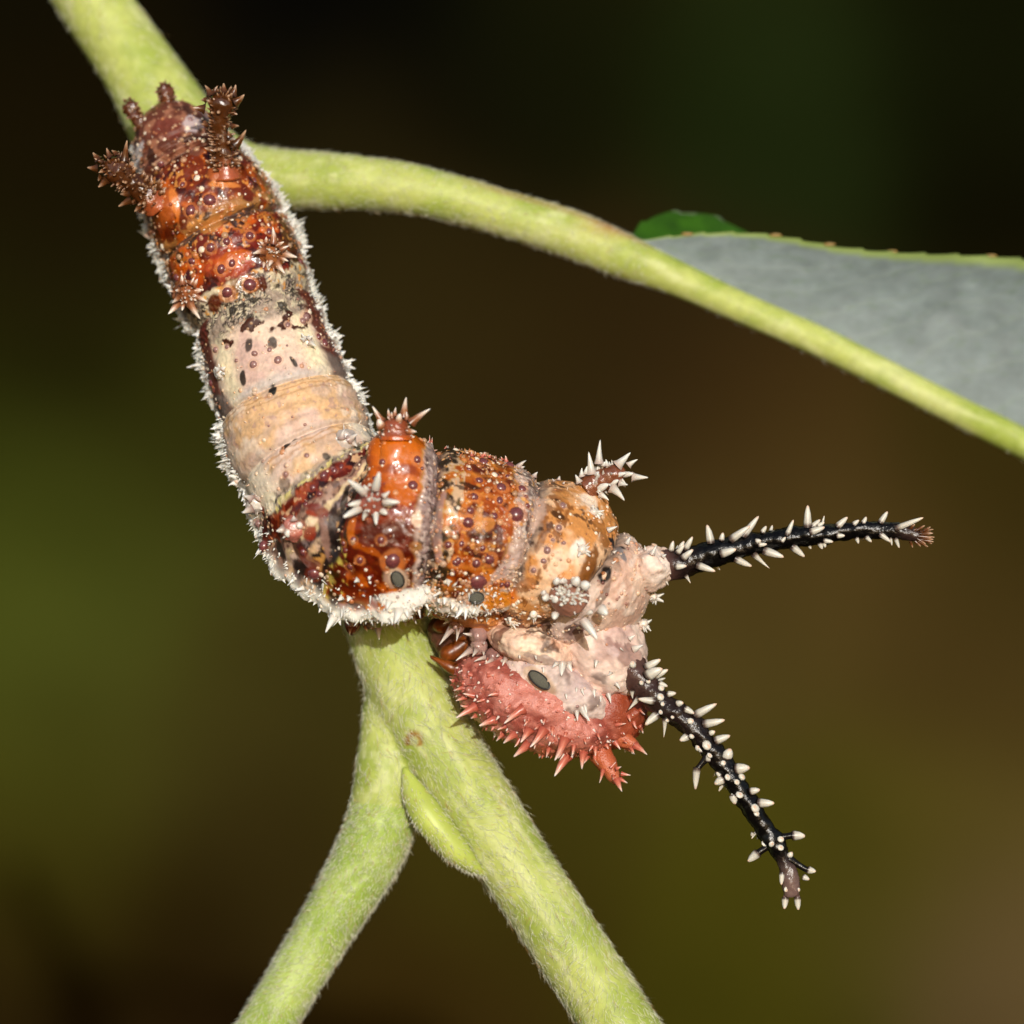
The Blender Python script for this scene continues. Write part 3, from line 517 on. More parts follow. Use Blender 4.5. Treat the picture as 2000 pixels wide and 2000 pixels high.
# local markings: px, py, rx, ry (px), tilt, colour, strength
def mark(px, py, rx, ry, tilt, rgb, st=1., warp=.5):
    global col
    i = hit(px, py); d = V-V[i]; N = NR[i]; a = math.radians(tilt)
    e1 = np.array([math.cos(a), 0, -math.sin(a)]); e1 = norm(e1-N*(e1@N)); e2 = np.cross(N, e1)
    q = np.hypot((d@e1)*100/rx, (d@e2)*100/ry)+np.abs(d@N)*100/max(rx, ry)*.5+(n_p-.5)*warp*2
    col = mixc(col, rgb, ss(1.15, .8, q)*st)
dk = (44, 34, 28)
for m in [(*Z(1150,620,Z4),20,16,0,(150,92,48),.8,.9),(*Z(1000,960,Z4),6,30,22,(110,66,34),.7,.9),(*Z(880,1330,Z4),24,12,-30,(150,92,50),.7,.9),(*Z(1010,1620,Z4),50,7,8,(84,58,46),.85,.8),(*Z(1480,1380,Z4),7,34,28,(120,98,86),.8,.8),(*Z(1560,1130,Z4),8,22,-20,(150,122,104),.7,.9),(*Z(640,1740,Z4),10,26,10,(120,76,60),.8,.9),(*Z(1260,1720,Z4),22,16,20,(130,98,90),.7,.9),(*Z(1000,1890,Z4),40,9,18,(136,112,110),.7,.9),(790,1172,52,24,0,(240,238,230),1),(770,1195,26,20,0,(240,238,230),.95),(830,1160,20,18,0,(240,234,226),.9),(880,1180,26,12,20,(240,234,224),.9),(905,1198,22,14,10,(240,236,228),.9),(*Z(705,480,Z2),9,15,0,dk,.9),(*Z(900,450,Z2),10,14,10,dk,.9),(*Z(665,720,Z2),7,18,-8,dk,.95),(*Z(1068,600,Z2),6,15,-30,dk,.95),(*Z(885,820,Z2),9,13,20,(30,24,18),1),(*Z(990,1235,Z2),13,7,-35,(36,28,20),1),
          (*Z(1310,1310,Z2),10,8,20,(60,50,40),.9),(*Z(1060,1190,Z2),8,3,-35,(60,48,34),.9),(*Z(985,1530,Z2),14,14,0,(70,58,48),.6),
          (*Z(1000,700,Z4),26,14,0,(150,90,40),0),(*Z(1130,795,Z4),19,9,28,(82,48,14),1),(*Z(1050,880,Z4),5,14,20,(96,56,30),.9),(*Z(450,560,Z4),22,6,10,(64,28,8),.95),(*Z(380,700,Z4),7,16,8,(60,34,18),.85),(*Z(330,890,Z4),6,6,0,(60,34,18),.9),
          (*Z(1370,1170,Z4),16,48,28,(128,76,26),.95),(*Z(1440,880,Z4),14,40,-12,(150,94,40),.8),(*Z(1475,1230,Z4),13,24,12,(28,20,18),1),(*Z(1475,1250,Z4),5,9,12,(226,190,160),1),(*Z(1545,1010,Z4),7,28,-30,(28,24,30),1),(*Z(1590,1060,Z4),6,26,-30,(128,122,124),.9),
          (*Z(1270,1050,Z4),26,14,-50,(246,234,220),.95),(*Z(1150,1150,Z4),44,26,-30,(232,200,170),.7,.8),(*Z(1380,690,Z4),20,26,-10,(240,220,198),.9),(*Z(1200,660,Z4),30,22,0,(212,144,74),.6),(*Z(960,780,Z4),14,50,18,(196,166,150),.8),(*Z(740,1200,Z4),50,14,-48,(192,166,156),.9),
          (*Z(900,880,Z4),5,16,20,(84,56,48),.9),(*Z(690,1450,Z4),40,20,-12,(210,124,48),1),(*Z(1240,1660,Z4),20,14,10,(92,64,58),.9),(*Z(930,1640,Z4),12,6,10,(60,40,34),.9),(*Z(1650,1480,Z4),8,5,-50,(150,110,96),.8),(*Z(1640,1830,Z4),40,26,10,(136,96,88),.7,.9),
          (*Z(600,870,Z4),18,14,0,(226,140,80),.6),(*Z(530,830,Z4),8,26,0,(232,150,96),.6),(*Z(1840,1170,Z4),30,26,0,(240,212,196),.9),(*Z(1540,1830,Z4),12,12,0,(206,180,176),.6),
          (*Z(1250,340,Z3),46,30,10,(204,94,6),1),(*Z(1270,420,Z3),50,26,0,(206,96,8),1),(*Z(1290,570,Z3),52,9,8,(150,56,4),.7),(*Z(1290,700,Z3),34,34,0,(200,92,8),.9),(*Z(1110,1060,Z3),44,20,8,(80,14,2),.95),(*Z(1250,1030,Z3),32,22,0,(84,16,2),.9),
          (*Z(1060,1190,Z3),32,8,20,(206,92,16),.5,.9),(*Z(900,1010,Z3),8,30,10,(196,92,22),.8),(*Z(780,1000,Z3),9,40,6,(58,44,42),.95),(*Z(790,1150,Z3),10,34,-12,(34,24,22),1),(*Z(860,780,Z3),6,26,12,(50,36,24),.95),(*Z(720,1100,Z3),8,50,-8,(140,106,94),.9),
          (*Z(640,870,Z3),26,14,20,(110,26,8),.9),(*Z(600,900,Z3),14,6,20,(150,50,20),.9),(*Z(590,1050,Z3),20,12,-40,(140,44,18),.9),(*Z(520,1000,Z3),26,14,-20,(160,92,72),.6,.9),(*Z(500,1140,Z3),14,26,-10,(60,18,12),.9),(*Z(540,1330,Z3),22,16,40,(34,22,16),.95),
          (*Z(370,1170,Z3),12,26,-15,(36,26,20),.95),(*Z(630,1290,Z3),26,20,30,(140,70,50),.55,1.0),(*Z(240,900,Z3),16,14,30,(128,40,16),.95),(*Z(250,1040,Z3),16,30,0,(84,28,20),.9),(*Z(300,820,Z3),20,24,-20,(240,226,196),.9),(*Z(600,960,Z3),12,10,0,(236,212,180),.9),
          (*Z(1560,1000,Z3),12,70,10,(176,150,142),.6),(*Z(1410,940,Z3),12,18,0,(240,206,180),.8),(*Z(1240,1400,Z3),24,26,20,(176,140,120),.9),(*Z(1400,1160,Z3),14,12,0,(150,84,60),.8),
          (*Z(600,1060,Z1),52,40,-50,(174,84,42),.97,.1),(*Z(1130,790,Z1),44,26,0,(174,86,44),.97,.1),(*Z(740,1010,Z1),9,38,-14,(226,128,72),.8,.2),(*Z(1120,880,Z1),38,7,0,(226,134,78),.8,.2),
          (*Z(700,450,Z1),36,30,20,(112,52,38),.9),(*Z(880,420,Z1),22,26,30,(198,178,178),.9),(*Z(450,650,Z1),14,30,10,(206,196,194),.9),(*Z(560,680,Z1),12,20,0,(52,26,18),.9),(*Z(860,540,Z1),26,9,-20,(56,28,20),.9),(*Z(900,640,Z1),18,14,0,(124,76,78),.7),
          (*Z(1290,950,Z1),14,20,-20,(100,30,8),.9),(*Z(800,1170,Z1),10,22,0,(96,28,6),.9),(*Z(690,1280,Z1),12,20,0,(92,30,10),.9),(*Z(1280,1090,Z1),36,5,-12,(70,48,44),.9),(*Z(880,1280,Z1),28,5,-40,(62,42,38),.9),(*Z(1020,1170,Z1),30,9,-28,(196,126,80),.8),
          (*Z(1180,1610,Z1),8,26,-20,(120,60,10),.6),(*Z(1040,1790,Z1),16,22,0,(86,16,2),.9),(*Z(1130,1480,Z1),52,36,-20,(178,60,6),.6),(*Z(1180,1450,Z1),40,14,-20,(214,104,26),.6),(*Z(1400,1640,Z1),14,16,0,(84,18,4),.9),
          (*Z(420,880,Z5),22,12,-10,(200,184,184),.6),(*Z(1420,870,Z5),20,12,0,(110,92,86),.7,1.0)]:
    mark(*m)
col = col*(1+(fbm(V, 20, 301, 2)-.5)*np.where(np.isin(seg, (1, 2, 6, 7)) & main, .28, .5))[:, None]
hot = np.isin(seg, (1, 2, 6, 7))*main*(col[:, 0] > 3*col[:, 2]); col[:, 0] *= 1-.07*hot; col[:, 1] *= 1+np.where(seg == 6, .10, np.where(seg == 7, .0, -.04))*hot; col[:, 2] *= 1-.45*hot
# granules of the skin
NV = len(V); prob = np.zeros(NV); front = (NR[:, 1] < .25)
area = np.linalg.norm(np.gradient(V, axis=0), axis=1)
dens = np.zeros(NV)
for sg, dd in ((0, 1.2), (1, .9), (2, .85), (3, .35), (4, .1), (5, .35), (6, .8), (7, 1.7), (8, .7), (9, .7)): dens[S(sg)] = dd
dens[ISL > 0] = .8; dens[ISL == 3] = 2; dens[ISL == 5] = .4; dens[ISL == 6] = .1; dens *= 1+.9*(main*ss(62, 80, aT)*ss(104, 96, aT)*(seg > 0)); dens[main & (seg == 2)] *= (F[main & (seg == 2)] < .72)
wgt = np.concatenate([np.repeat((hw*cap).clip(.05)*1, NC)]+[np.repeat(np.sin(np.linspace(.001, np.pi-.001, n))*.35, m) for n, m in sizes[1:]])
dens *= wgt*front; gi = rng.choice(NV, 3300, replace=False, p=dens/dens.sum())
placed = []
def dome_batch(idx, rad, hgt, cols):
    n = len(idx); N = NR[idx]; A = norm(np.cross(N, [.3, .2, .9])); B = np.cross(N, A); a = np.linspace(0, 2*np.pi, 7, endpoint=False)
    prof = [(1.0, -.12), (.78, .62), (.0, 1.)]; VV = []
    for r, h in prof[:2]:
        VV.append(V[idx][:, None]+(A[:, None]*np.cos(a)[None, :, None]+B[:, None]*np.sin(a)[None, :, None])*(rad*r)[:, None, None]+N[:, None]*(hgt*h)[:, None, None])
    VV.append((V[idx]+N*hgt[:, None])[:, None]); X = np.concatenate(VV, 1).reshape(-1, 3); b = (np.arange(n)*15)[:, None, None]; j = np.arange(7); j2 = (j+1) % 7
    q = np.stack([j, j2, j2+7, j+7], 1)[None]+b; t = np.stack([j+7, j2+7, np.full(7, 14)], 1)[None]+b
    return X, q.reshape(-1, 4), t.reshape(-1, 3), np.repeat(cols, 15, 0)
rad = np.exp(rng.normal(math.log(.026), .42, len(gi))).clip(.012, .065)*np.where(np.isin(seg[gi], (1, 2, 7)), 1.15, 1)
base = col[gi]; tint = rng.random(len(gi))[:, None]
gc = np.where(tint < .5, base*.55+lin((232, 190, 150))*.45, np.where(tint < .66, lin((236, 218, 196))[None], np.where(tint < .92, base*.5+lin((214, 138, 84))*.5, base*.4+lin((120, 56, 50))*.6)))
X, q, t, cc = dome_batch(gi, rad, rad*rng.uniform(.4, .8, len(gi)), gc)
o = add('granules', raw_mesh('granules', X, [q, t], cc), M_dot, CAT); o['kind'] = 'stuff'
BODY_FINISH = True
# beads (position, radius) in zoom pixels
beads = {Z1: [(1010,1000,52),(850,1085,42),(1310,1270,42),(1125,1315,34),(1010,1375,36),(860,1470,42),(1175,1480,44),(1085,1530,42),(1310,1645,58),(1130,1720,48),(640,745,46),(1350,850,26),(540,1260,26),(740,1590,34),(800,885,24),(885,830,22),(1455,1240,34),(1700,1470,36),(1460,1190,30),(1740,1890,44)],
         Z2: [(1020,320,32),(755,540,24),(875,510,22),(930,590,32),(745,625,30),(615,600,20),(545,490,24),(1015,480,14),(1165,250,38),(1130,290,34),(1300,455,44),(990,1385,15),(985,1455,20),(1155,1310,24),(430,770,44),(1250,410,36),(460,520,34),(1040,1015,10),(860,1090,10)],
         Z3: [(705,600,36),(790,570,32),(620,705,32),(665,750,32),(1420,490,42),(1140,505,27),(1080,630,25),(1380,680,38),(1135,1110,42),(920,1100,30),(1225,1260,64),(975,1260,36),(545,1200,32),(635,1360,52),(240,1140,42),(200,975,32),(1800,960,46),(1840,770,40),(1755,1130,30),(1645,1145,30),(1715,1275,36),(1855,1290,34),(850,1130,26),(480,1040,20),(1450,560,18),(900,1310,30),(560,820,22),(840,540,26)],
         Z4: [(490,650,32),(530,530,36),(700,580,44),(860,590,48),(685,680,46),(815,785,58),(650,800,30),(465,760,24),(450,850,44),(360,1160,30),(505,1170,34),(610,1140,50),(555,1050,26),(525,1310,66),(1040,1060,30),(1005,1140,30),(935,1220,32),(1130,885,26),(1165,720,26),(900,720,20),(745,500,34),(665,490,27),(570,385,46),(760,410,56),(470,370,32),(1080,975,22),(1160,1000,22),(450,440,26),(740,1330,26),(880,650,20),(700,1330,20)]}
bv, bf = ico(2); bv = bv.copy(); bead_me = raw_mesh('bead', bv, [bf]); bead_me.materials.append(M_bead); bead_dull = raw_mesh('bead', bv, [bf]); bead_dull.materials.append(M_bead_dull); bead_pale = raw_mesh('bead', bv, [bf]); bead_pale.materials.append(M_bead_pale)
def frame(N, tdir=None):
    N = norm(np.asarray(N, float)); t = np.array(tdir if tdir is not None else (.3, .1, .95), float); A = norm(t-N*(t@N)); B = np.cross(N, A); return A, B, N
def place(loc, A, B, N, sx, sy, sz):
    M = Matrix.Identity(4)
    for r in range(3): M[r][0], M[r][1], M[r][2], M[r][3] = A[r]*sx, B[r]*sy, N[r]*sz, loc[r]
    return M
for z, L in beads.items():
    for zx, zy, zr in L:
        px, py = Z(zx, zy, z); r = zr/z[2]/100*float(rng.uniform(.75, 1.15)); i = hit(px, py, 2.5); A, B, N = frame(NR[i])
        big = r > .22; dull = seg[i] in (3, 4) and aT[i] < 52 or (seg[i] == 5 and F[i] < .42) or seg[i] == 8
        d = np.linalg.norm(V-V[i], axis=1)/r; s_ = seg[i]
        hs = rng.uniform(1.35, 1.7); halo = ss(hs, hs-.3, d+(n_p-.5)*.5)*(NR @ N > .2); col = mixc(col, (206, 122, 64) if s_ in (1, 2, 6, 7) else ((120, 40, 24) if s_ == 5 else (206, 166, 140)), halo*rng.uniform(.35, .7))
        mw = place(V[i]-N*r*.25, A, B, N, r*rng.uniform(.85, 1.1), r*rng.uniform(.75, 1.1), r*rng.uniform(.65, .95))
        add('bead', bead_dull if dull else (bead_pale if big else bead_me), None, CAT, mw)
# spiracles
for (px, py), a, b, tilt in ((Z(1270,1395,Z3), 11.5, 17, 62), (Z(505,1430,Z4), 15, 11.5, -8), (Z(980,885,Z5), 27, 12, 42)):
    i = hit(px, py, 2.5); t = math.radians(tilt); long_, short_ = max(a, b)/112, min(a, b)/112
    N0 = norm(NR[i]*.6+np.array([0, -.7, .15])); A, B, N = frame(N0, (math.cos(t), 0, -math.sin(t)))
    d = V-V[i]; q = np.hypot((d@A)/long_, (d@B)/short_)+np.abs(d@N); col = mixc(col, (196, 166, 140), ss(1.9, 1.5, q)*.9)
    v, f = ico(3); sp = add('spiracle', raw_mesh('spiracle', v, [f]), M_spir, CAT, place(V[i]+N*.055, A, B, N, long_, short_, .05))
    ang = np.linspace(0, 2*np.pi, 40, endpoint=False); P = np.stack([np.cos(ang)*long_*1.02, np.sin(ang)*short_*1.05, 0*ang], 1)
    tv, tf = tube(np.vstack([P, P[:1]]), np.full(41, .018), 8, False)
    Rm = place(V[i]+N*.06, A, B, N, 1, 1, 1); add('rim', raw_mesh('rim', tv, tf), M_spir_rim, sp, Rm)
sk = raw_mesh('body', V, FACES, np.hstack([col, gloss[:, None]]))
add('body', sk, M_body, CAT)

# ------------------------------------------------------------------ spines
def cone_mesh(name, prof, bend, sides=8, mat=None):
    n = len(prof); a = np.linspace(0, 2*np.pi, sides, endpoint=False); VV = []
    for r, h in prof: VV.append(np.stack([np.cos(a)*r+bend*h*h, np.sin(a)*r, np.full(sides, h)], 1))
    X = np.vstack(VV+[np.array([[bend, 0, 1.0]])]); j = np.arange(sides); j2 = (j+1) % sides; k = (n-1)*sides
    t = np.stack([k+j, k+j2, np.full(sides, n*sides)], 1); me = raw_mesh(name, X, [grid_faces(n, sides), t]); me.materials.append(mat); return me
SHARP = [(1.0, 0), (.68, .3), (.36, .65), (.11, .93)]; BLUNT = [(1.0, 0), (1.0, .25), (.78, .62), (.36, .92)]
FLARE = [(1.35, 0), (.9, .2), (.56, .55), (.18, .92)]
_sm = {}
def spine_mesh(name, shape, mat):
    k = (name, shape, mat.name, int(rng.integers(0, 3)))
    if k not in _sm: _sm[k] = cone_mesh(name, {'s': SHARP, 'b': BLUNT, 'f': FLARE}[shape], (-.8, .15, .7)[k[3]]*(.6 if shape == 'b' else 1), 8, mat)
    return _sm[k]
def spine(parent, p0, p1, r, mat, shape='s', name='spine'):
    d = np.asarray(p1)-np.asarray(p0); L = float(np.linalg.norm(d)); roll = rng.uniform(0, 6.28); A, B, N = frame(d, (math.cos(roll), math.sin(roll), .3))
    me = spine_mesh(name, shape, mat); b = .0
    # bend of the mesh is in units of its radius axis: keep it small
    return add(name, me, None, parent, place(np.asarray(p0)-N*L*.04, A, B, N, r, r, L))
def px_spine(parent, z, x0, y0, x1, y1, r, mat, shape='s', out=.25, base=None, lift=None, name='spine'):
    """root at one point of the surface, tip read off beside it; out = lean toward the viewer"""
    a = Z(x0, y0, z); b = Z(x1, y1, z)
    if base is None:
        i = hit(*a); Y0 = V[i, 1]; gx, gy = PX[i]-a[0], PY[i]-a[1]
        if 3 < math.hypot(gx, gy) < 60: a = (a[0]+gx, a[1]+gy); b = (b[0]+gx, b[1]+gy)
    else: Y0 = base(*a)
    p0 = W(a[0], a[1], Y0); L = math.hypot(b[0]-a[0], b[1]-a[1])/100
    p1 = W(b[0], b[1], Y0-L*out if lift is None else Y0-lift)
    return spine(parent, p0, p1, r/z[2]/100, mat, shape, name)
# ---- horns
def make_horn(path_px, z, name_label, spec, tipcol=(62, 46, 42), b0=.1):
    P = [W(*Z(x, y, z), Y) for x, y, Y, r in path_px]; R = [r*1.1/z[2]/100 for *_, r in path_px]
    P, R = smooth_path(P, R, 150); v, f = tube(P, R, 28)
    n = len(v); vv = np.asarray(v); t = np.concatenate([np.repeat(np.linspace(0, 1, 150), 28), [0, 1]])
    ctr = np.vstack([np.repeat(P, 28, 0), P[:1], P[-1:]]); N = norm(vv-ctr)
    vv = vv+N*(((fbm(vv, 6, 71)-.5)*.12+(fbm(vv, 18, 72)-.5)*.04+.015)*np.clip(np.append(np.repeat(R, 28), [0, 0])/.2, .2, 1))[:, None]
    c = np.tile(lin((11, 9, 8)), (n, 1)); c = mixc(c, (128, 92, 84), ss(b0, b0*.35, t)); c = mixc(c, (52, 36, 32), ss(b0*2, b0*.8, t)*.6); c = mixc(c, tipcol, ss(.86, .97, t)*.9)
    h = add('horn', raw_mesh('horn', vv, f, c), M_horn, CAT); h['label'] = name_label
    hx, hy = proj(P)
    def base(px, py, toward=1):
        i = int(np.argmin(np.hypot(hx-px, hy-py))); d = min(np.hypot(hx[i]-px, hy[i]-py)/100, R[i]); return P[i, 1]-toward*(math.sqrt(max(R[i]**2-d*d, 0))+.03)
    for s in spec:
        x0, y0, x1, y1, r = s[:5]; out = s[5] if len(s) > 5 else .15
        a_ = Z(x0, y0, z); i_ = int(np.argmin(np.hypot(hx-a_[0], hy-a_[1]))); g_ = np.array([hx[i_]-a_[0], hy[i_]-a_[1]]); d_ = np.hypot(*g_)
        if d_ > R[i_]*96 and d_ < 45 and not (z is ZL and y0 > 1280): g_ = g_/d_*(d_-R[i_]*92)*z[2]; x0 += g_[0]; x1 += g_[0]; y0 += g_[1]; y1 += g_[1]
        px_spine(h, z, x0, y0, x1, y1, r, M_horn_spine, 'b' if len(s) < 7 else s[6], out, base)
    for _ in range(16):                                             # spines on the far side
        i = int(rng.integers(8, 138)); a = rng.uniform(0, 2*np.pi); T = norm(P[min(i+1, 149)]-P[i-1]); S0 = norm(np.cross(T, [0, -1, 0])); U = np.cross(S0, T)
        dr = S0*math.cos(a)*.8-U*abs(math.sin(a)); dr = norm(dr); L = rng.uniform(.08, .22)
        spine(h, P[i]+dr*R[i]*.9, P[i]+dr*(R[i]+L)+T*L*.4, rng.uniform(.025, .045), M_horn_spine, 'b')
    return h, P, R, base
right_spec = [(195,460,200,390,18),(245,440,268,380,18),(285,460,332,375,20),(235,485,278,428,18),(268,518,338,458,22),(222,570,298,565,22),(360,560,482,598,24),(292,650,326,702,16,0,'s'),(158,695,186,736,17,0,'s'),(440,405,428,283,26,0),(505,385,516,332,18,0),
    (572,400,700,308,26),(640,340,742,208,24,0),(508,490,612,460,28),(728,412,762,398,18),(765,340,792,295,16,0),(780,468,912,512,28),(605,545,708,606,24,0),(732,565,830,664,24,0,'s'),(745,432,802,428,16),(958,455,1042,522,24,0),(1050,270,1050,126,26,0),(925,370,966,268,17,0),(890,412,918,382,14),
    (1080,300,1135,254,18,0),(1072,352,1168,325,24),(1115,312,1165,290,16),(1240,318,1310,255,22,0),(1238,375,1292,375,17),(1155,405,1218,415,17),(1135,460,1143,502,17,0),(1163,462,1172,495,14,0),(1340,305,1380,276,16,0),(1400,285,1430,246,16,0),(1512,275,1560,200,20,0),
    (1420,380,1458,418,15,0),(1362,430,1382,468,14,0),(1510,365,1585,412,18),(1610,330,1792,256,20),(1600,430,1625,496,14,0),(1570,420,1585,470,10,0)]
right_path = [(90,560,.10,98),(150,560,.10,86),(260,545,.08,82),(400,510,.05,78),(550,465,.02,66),(700,430,0,62),(860,400,-.04,58),(1000,380,-.08,56),(1150,365,-.1,52),(1300,345,-.14,46),(1450,340,-.18,44),(1560,340,-.2,46),(1640,350,-.22,44),(1740,370,-.25,34),(1800,380,-.27,22)]
hr, *_ = make_horn(right_path, ZR, 'upper horn stretched out to the right', right_spec)
for x0, y0, x1, y1 in ((1740,340,1795,308),(1760,350,1852,332),(1770,365,1848,362),(1770,380,1858,385),(1765,400,1852,412),(1750,410,1818,446),(1730,410,1770,440),(1720,340,1760,330),(1780,345,1830,320),(1790,400,1840,430),(1760,362,1838,350),(1768,392,1850,398),(1752,378,1835,384),(1745,395,1800,428),(1700,330,1730,300),(1700,410,1720,450)):
    px_spine(hr, ZR, x0, y0, x1, y1, 10, M_dark_spine, 'b', rng.uniform(-.3, .5), lambda a, b: -.35)
left_spec = [(110,60,202,36,26,0,'s'),(215,190,322,128,30),(222,250,330,180,40),(305,222,408,176,26),(328,282,392,300,20),(388,335,452,335,22),(65,172,75,160,26,1.8),(125,170,135,160,26,1.8),(60,255,22,262,22),(98,365,96,430,22,0,'s'),(272,420,158,408,26),(135,425,60,512,24,0,'s'),(292,515,196,582,30),(320,590,322,728,22,0,'s'),
    (185,295,192,290,18,2),(320,330,328,322,24,1.6),(315,392,323,385,28,1.6),(362,548,368,545,18,2),(398,530,402,526,14,2),(432,440,472,418,24,.5),(482,470,552,505,24),(560,510,712,425,30),(622,568,778,550,30),(520,558,527,552,24,2),(500,662,446,702,28),(660,640,686,630,20,1),(696,688,802,650,30),(632,722,645,716,36,1.6),(572,740,586,738,24,1.5),
    (530,820,500,775,16,0),(592,868,588,815,22,.3),(772,800,782,750,40,.6),(842,880,936,868,38,.3),(872,940,888,930,28,1),(738,960,686,990,32,.4),(700,950,672,920,16,0),(800,1080,800,1140,30,.3),(780,1085,768,1068,14,0),(940,1035,1002,1022,26,.4),(1005,1105,1122,1110,32),(966,1155,976,1148,34,1.4),
    (858,1062,862,1056,28,1.4),(975,1190,980,1186,22,1.6),(840,975,846,970,22,1.6),(778,942,784,938,24,1.6),(952,1320,938,1348,14,0),(1222,1342,1312,1336,34,0),(985,1460,912,1525,32,0),(1140,1368,1144,1362,24,1.6),(1140,1425,1144,1420,24,1.6),(1030,1395,1034,1392,24,1.6),(1078,1400,1084,1404,22,1.6),(1200,1482,1220,1462,22,.8),
    (1325,1575,1382,1596,26,0),(1295,1625,1338,1645,22,.3),(1150,1600,1145,1685,20,.2),(1178,1710,1186,1712,20,1.4),(1258,1715,1264,1718,18,1.4),(1172,1770,1168,1850,24,.1),(1255,1770,1262,1858,24,.1),(530,660,536,656,20,2),(655,790,660,786,22,2),(745,845,750,842,20,2),(330,440,334,438,16,2),(318,495,324,492,18,2),(232,285,238,280,18,2)]
left_path = [(-120,20,.5,110),(-20,70,.22,108),(30,120,.1,100),(90,180,.02,94),(200,300,-.1,88),(300,420,-.18,78),(420,500,-.24,72),(550,610,-.3,68),(650,735,-.33,60),(760,880,-.36,60),(860,1030,-.38,58),(960,1180,-.4,55),(1040,1310,-.4,56),(1110,1410,-.4,60),(1150,1500,-.4,40),(1190,1580,-.4,46),(1212,1680,-.4,48),(1218,1760,-.4,40)]
hl, PLh, RLh, lbase = make_horn(left_path, ZL, 'lower horn hanging to the bottom right', left_spec, (116, 92, 86), .3)
for (x0, y0, x1, y1, r0, r1) in ((1110,1360,1235,1338,34,24),(1090,1390,985,1462,36,24),(1190,1500,1325,1580,36,20),(640,800,566,888,34,20),(1195,1700,1168,1790,28,20),(1240,1700,1260,1785,28,20)):
    a = W(*Z(x0, y0, ZL), -.4); b = W(*Z(x1, y1, ZL), -.42); P, R = smooth_path([a, (a+b)/2, b], [r0/351.3, (r0+r1)/2/351.3*.8, r1/351.3], 14); v, f = tube(P, R, 12)
    add('branch', raw_mesh('branch', v, f, np.tile(lin((20, 16, 15)) if y0 < 1600 else lin((128, 100, 94)), (len(v), 1))), M_horn, hl)
px_spine(hl, ZL, 566, 880, 548, 1035, 26, M_horn_spine, 'b', 0, lambda a, b: -.42)
# ---- branched tubercles
def make_tubercle(z, path_px, tips, colr, mat, label=None, small=12, Yb=None, dY=0., dome=False, sl=(.05, .13), sr=(.02, .036), basec=None):
    """stalk along path_px (x, y, radius; depth grows by dY toward the viewer along it)"""
    i = hit(*Z(path_px[0][0], path_px[0][1], z)); Y0 = V[i, 1]+(.22 if basec else .1) if Yb is None else Yb; n = len(path_px)
    P = [W(*Z(x, y, z), Y0-dY*k/(n-1)) for k, (x, y, r) in enumerate(path_px)]; R = [r/z[2]/100 for *_, r in path_px]
    if n == 2: P = [P[0], (P[0]+P[1])/2, P[1]]; R = [R[0], (R[0]+R[1])/2, R[1]]
    P, R = smooth_path(P, R, 36); e = np.linspace(0, 1, 36); e0 = .05 if dome else .8; cc_ = np.clip((e-e0)/(1-e0), 0, 1); R = R*np.sqrt(np.clip(1-cc_**2, .01, 1)); v, f = tube(P, R, 24)
    N = norm(v[:-2]-np.repeat(P, 24, 0)); d1_, d2_, di_ = voronoi(v[:-2], 9, 83); v[:-2] += N*((fbm(v[:-2], 8, 81)-.5)*.08+ss(.6, .1, d1_)*.035)[:, None]*np.minimum(np.repeat(R, 24)/.15, 1)[:, None]
    c = lin(colr)*(.6+.8*fbm(v, 4, 83))[:, None]
    if basec: c = mixc(c, basec, ss(.30, .08, np.append(np.repeat(e, 24), [0, 1])))
    t = add('tubercle', raw_mesh('tubercle', v, f, c), M_scolus, CAT)
    if label: t['label'] = label
    for q in tips:
        x0, y0, x1, y1, r = q[:5]; a = W(*Z(x0, y0, z)); b0 = proj(P); j = int(np.argmin(np.hypot(b0[0]-Z(x0, y0, z)[0], b0[1]-Z(x0, y0, z)[1])))
        Ys = P[j, 1]-R[j]*.5; L = math.hypot(x1-x0, y1-y0)/z[2]/100; out = q[5] if len(q) > 5 else .25
        spine(t, W(*Z(x0, y0, z), Ys), W(*Z(x1, y1, z), Ys-L*out), r/z[2]/100, mat, q[6] if len(q) > 6 else 'f')
    k = 0; tries = 0
    while k < small and tries < 400:
        tries += 1; j = int(rng.integers(3, 35)) if not dome else int(np.clip(round((.05+.95*math.sqrt(1-rng.random()**1.1))*35), 2, 35)); a = rng.uniform(0, 2*np.pi); T = norm(P[min(j+1, 35)]-P[j-1]); S0 = norm(np.cross(T, [.1, -1, .05])); U = np.cross(S0, T); rd = S0*math.cos(a)+U*math.sin(a)
        g = cc_[j]; d = norm(rd*math.sqrt(max(1-g*g, 0))+T*(g+.25))
        if d[1] > .25 and rng.random() < .8: continue
        L = rng.uniform(*sl); p = P[j]+rd*R[j]*.9; spine(t, p, p+d*(L+.03), rng.uniform(*sr), mat, 's' if rng.random() < .6 else 'b'); k += 1
    return t
BR = (112, 62, 34)
make_tubercle(Z1, [(1125,850,112),(1115,740,80),(1100,640,66),(1085,520,60),(1080,430,62),(1090,330,84),(1100,250,104),(1105,185,80)],
    [(1010,210,985,130,30),(1110,190,1110,122,30),(1180,210,1218,140,30),(1200,270,1282,226,36),(960,320,866,302,36),(1200,590,1302,492,36),(1180,610,1252,572,28),(1030,640,956,612,26,.5),(1020,730,958,716,28,.5),(1180,730,1248,722,28,.4),(1150,520,1160,490,22,.8),(1040,190,1048,140,22),(980,250,940,238,26),(1150,270,1160,235,22,1),(1050,260,1040,236,20,1),(1180,350,1210,372,22),(990,440,935,436,24),(1170,450,1222,440,24),(1090,720,1092,700,22,1),(1080,640,1082,620,22,1)],
    (82, 44, 16), M_dark_spine, 'tall dark brown club, right of the rear pair', 120, dY=.45, sl=(.06, .15), sr=(.03, .052), basec=(172, 86, 46))
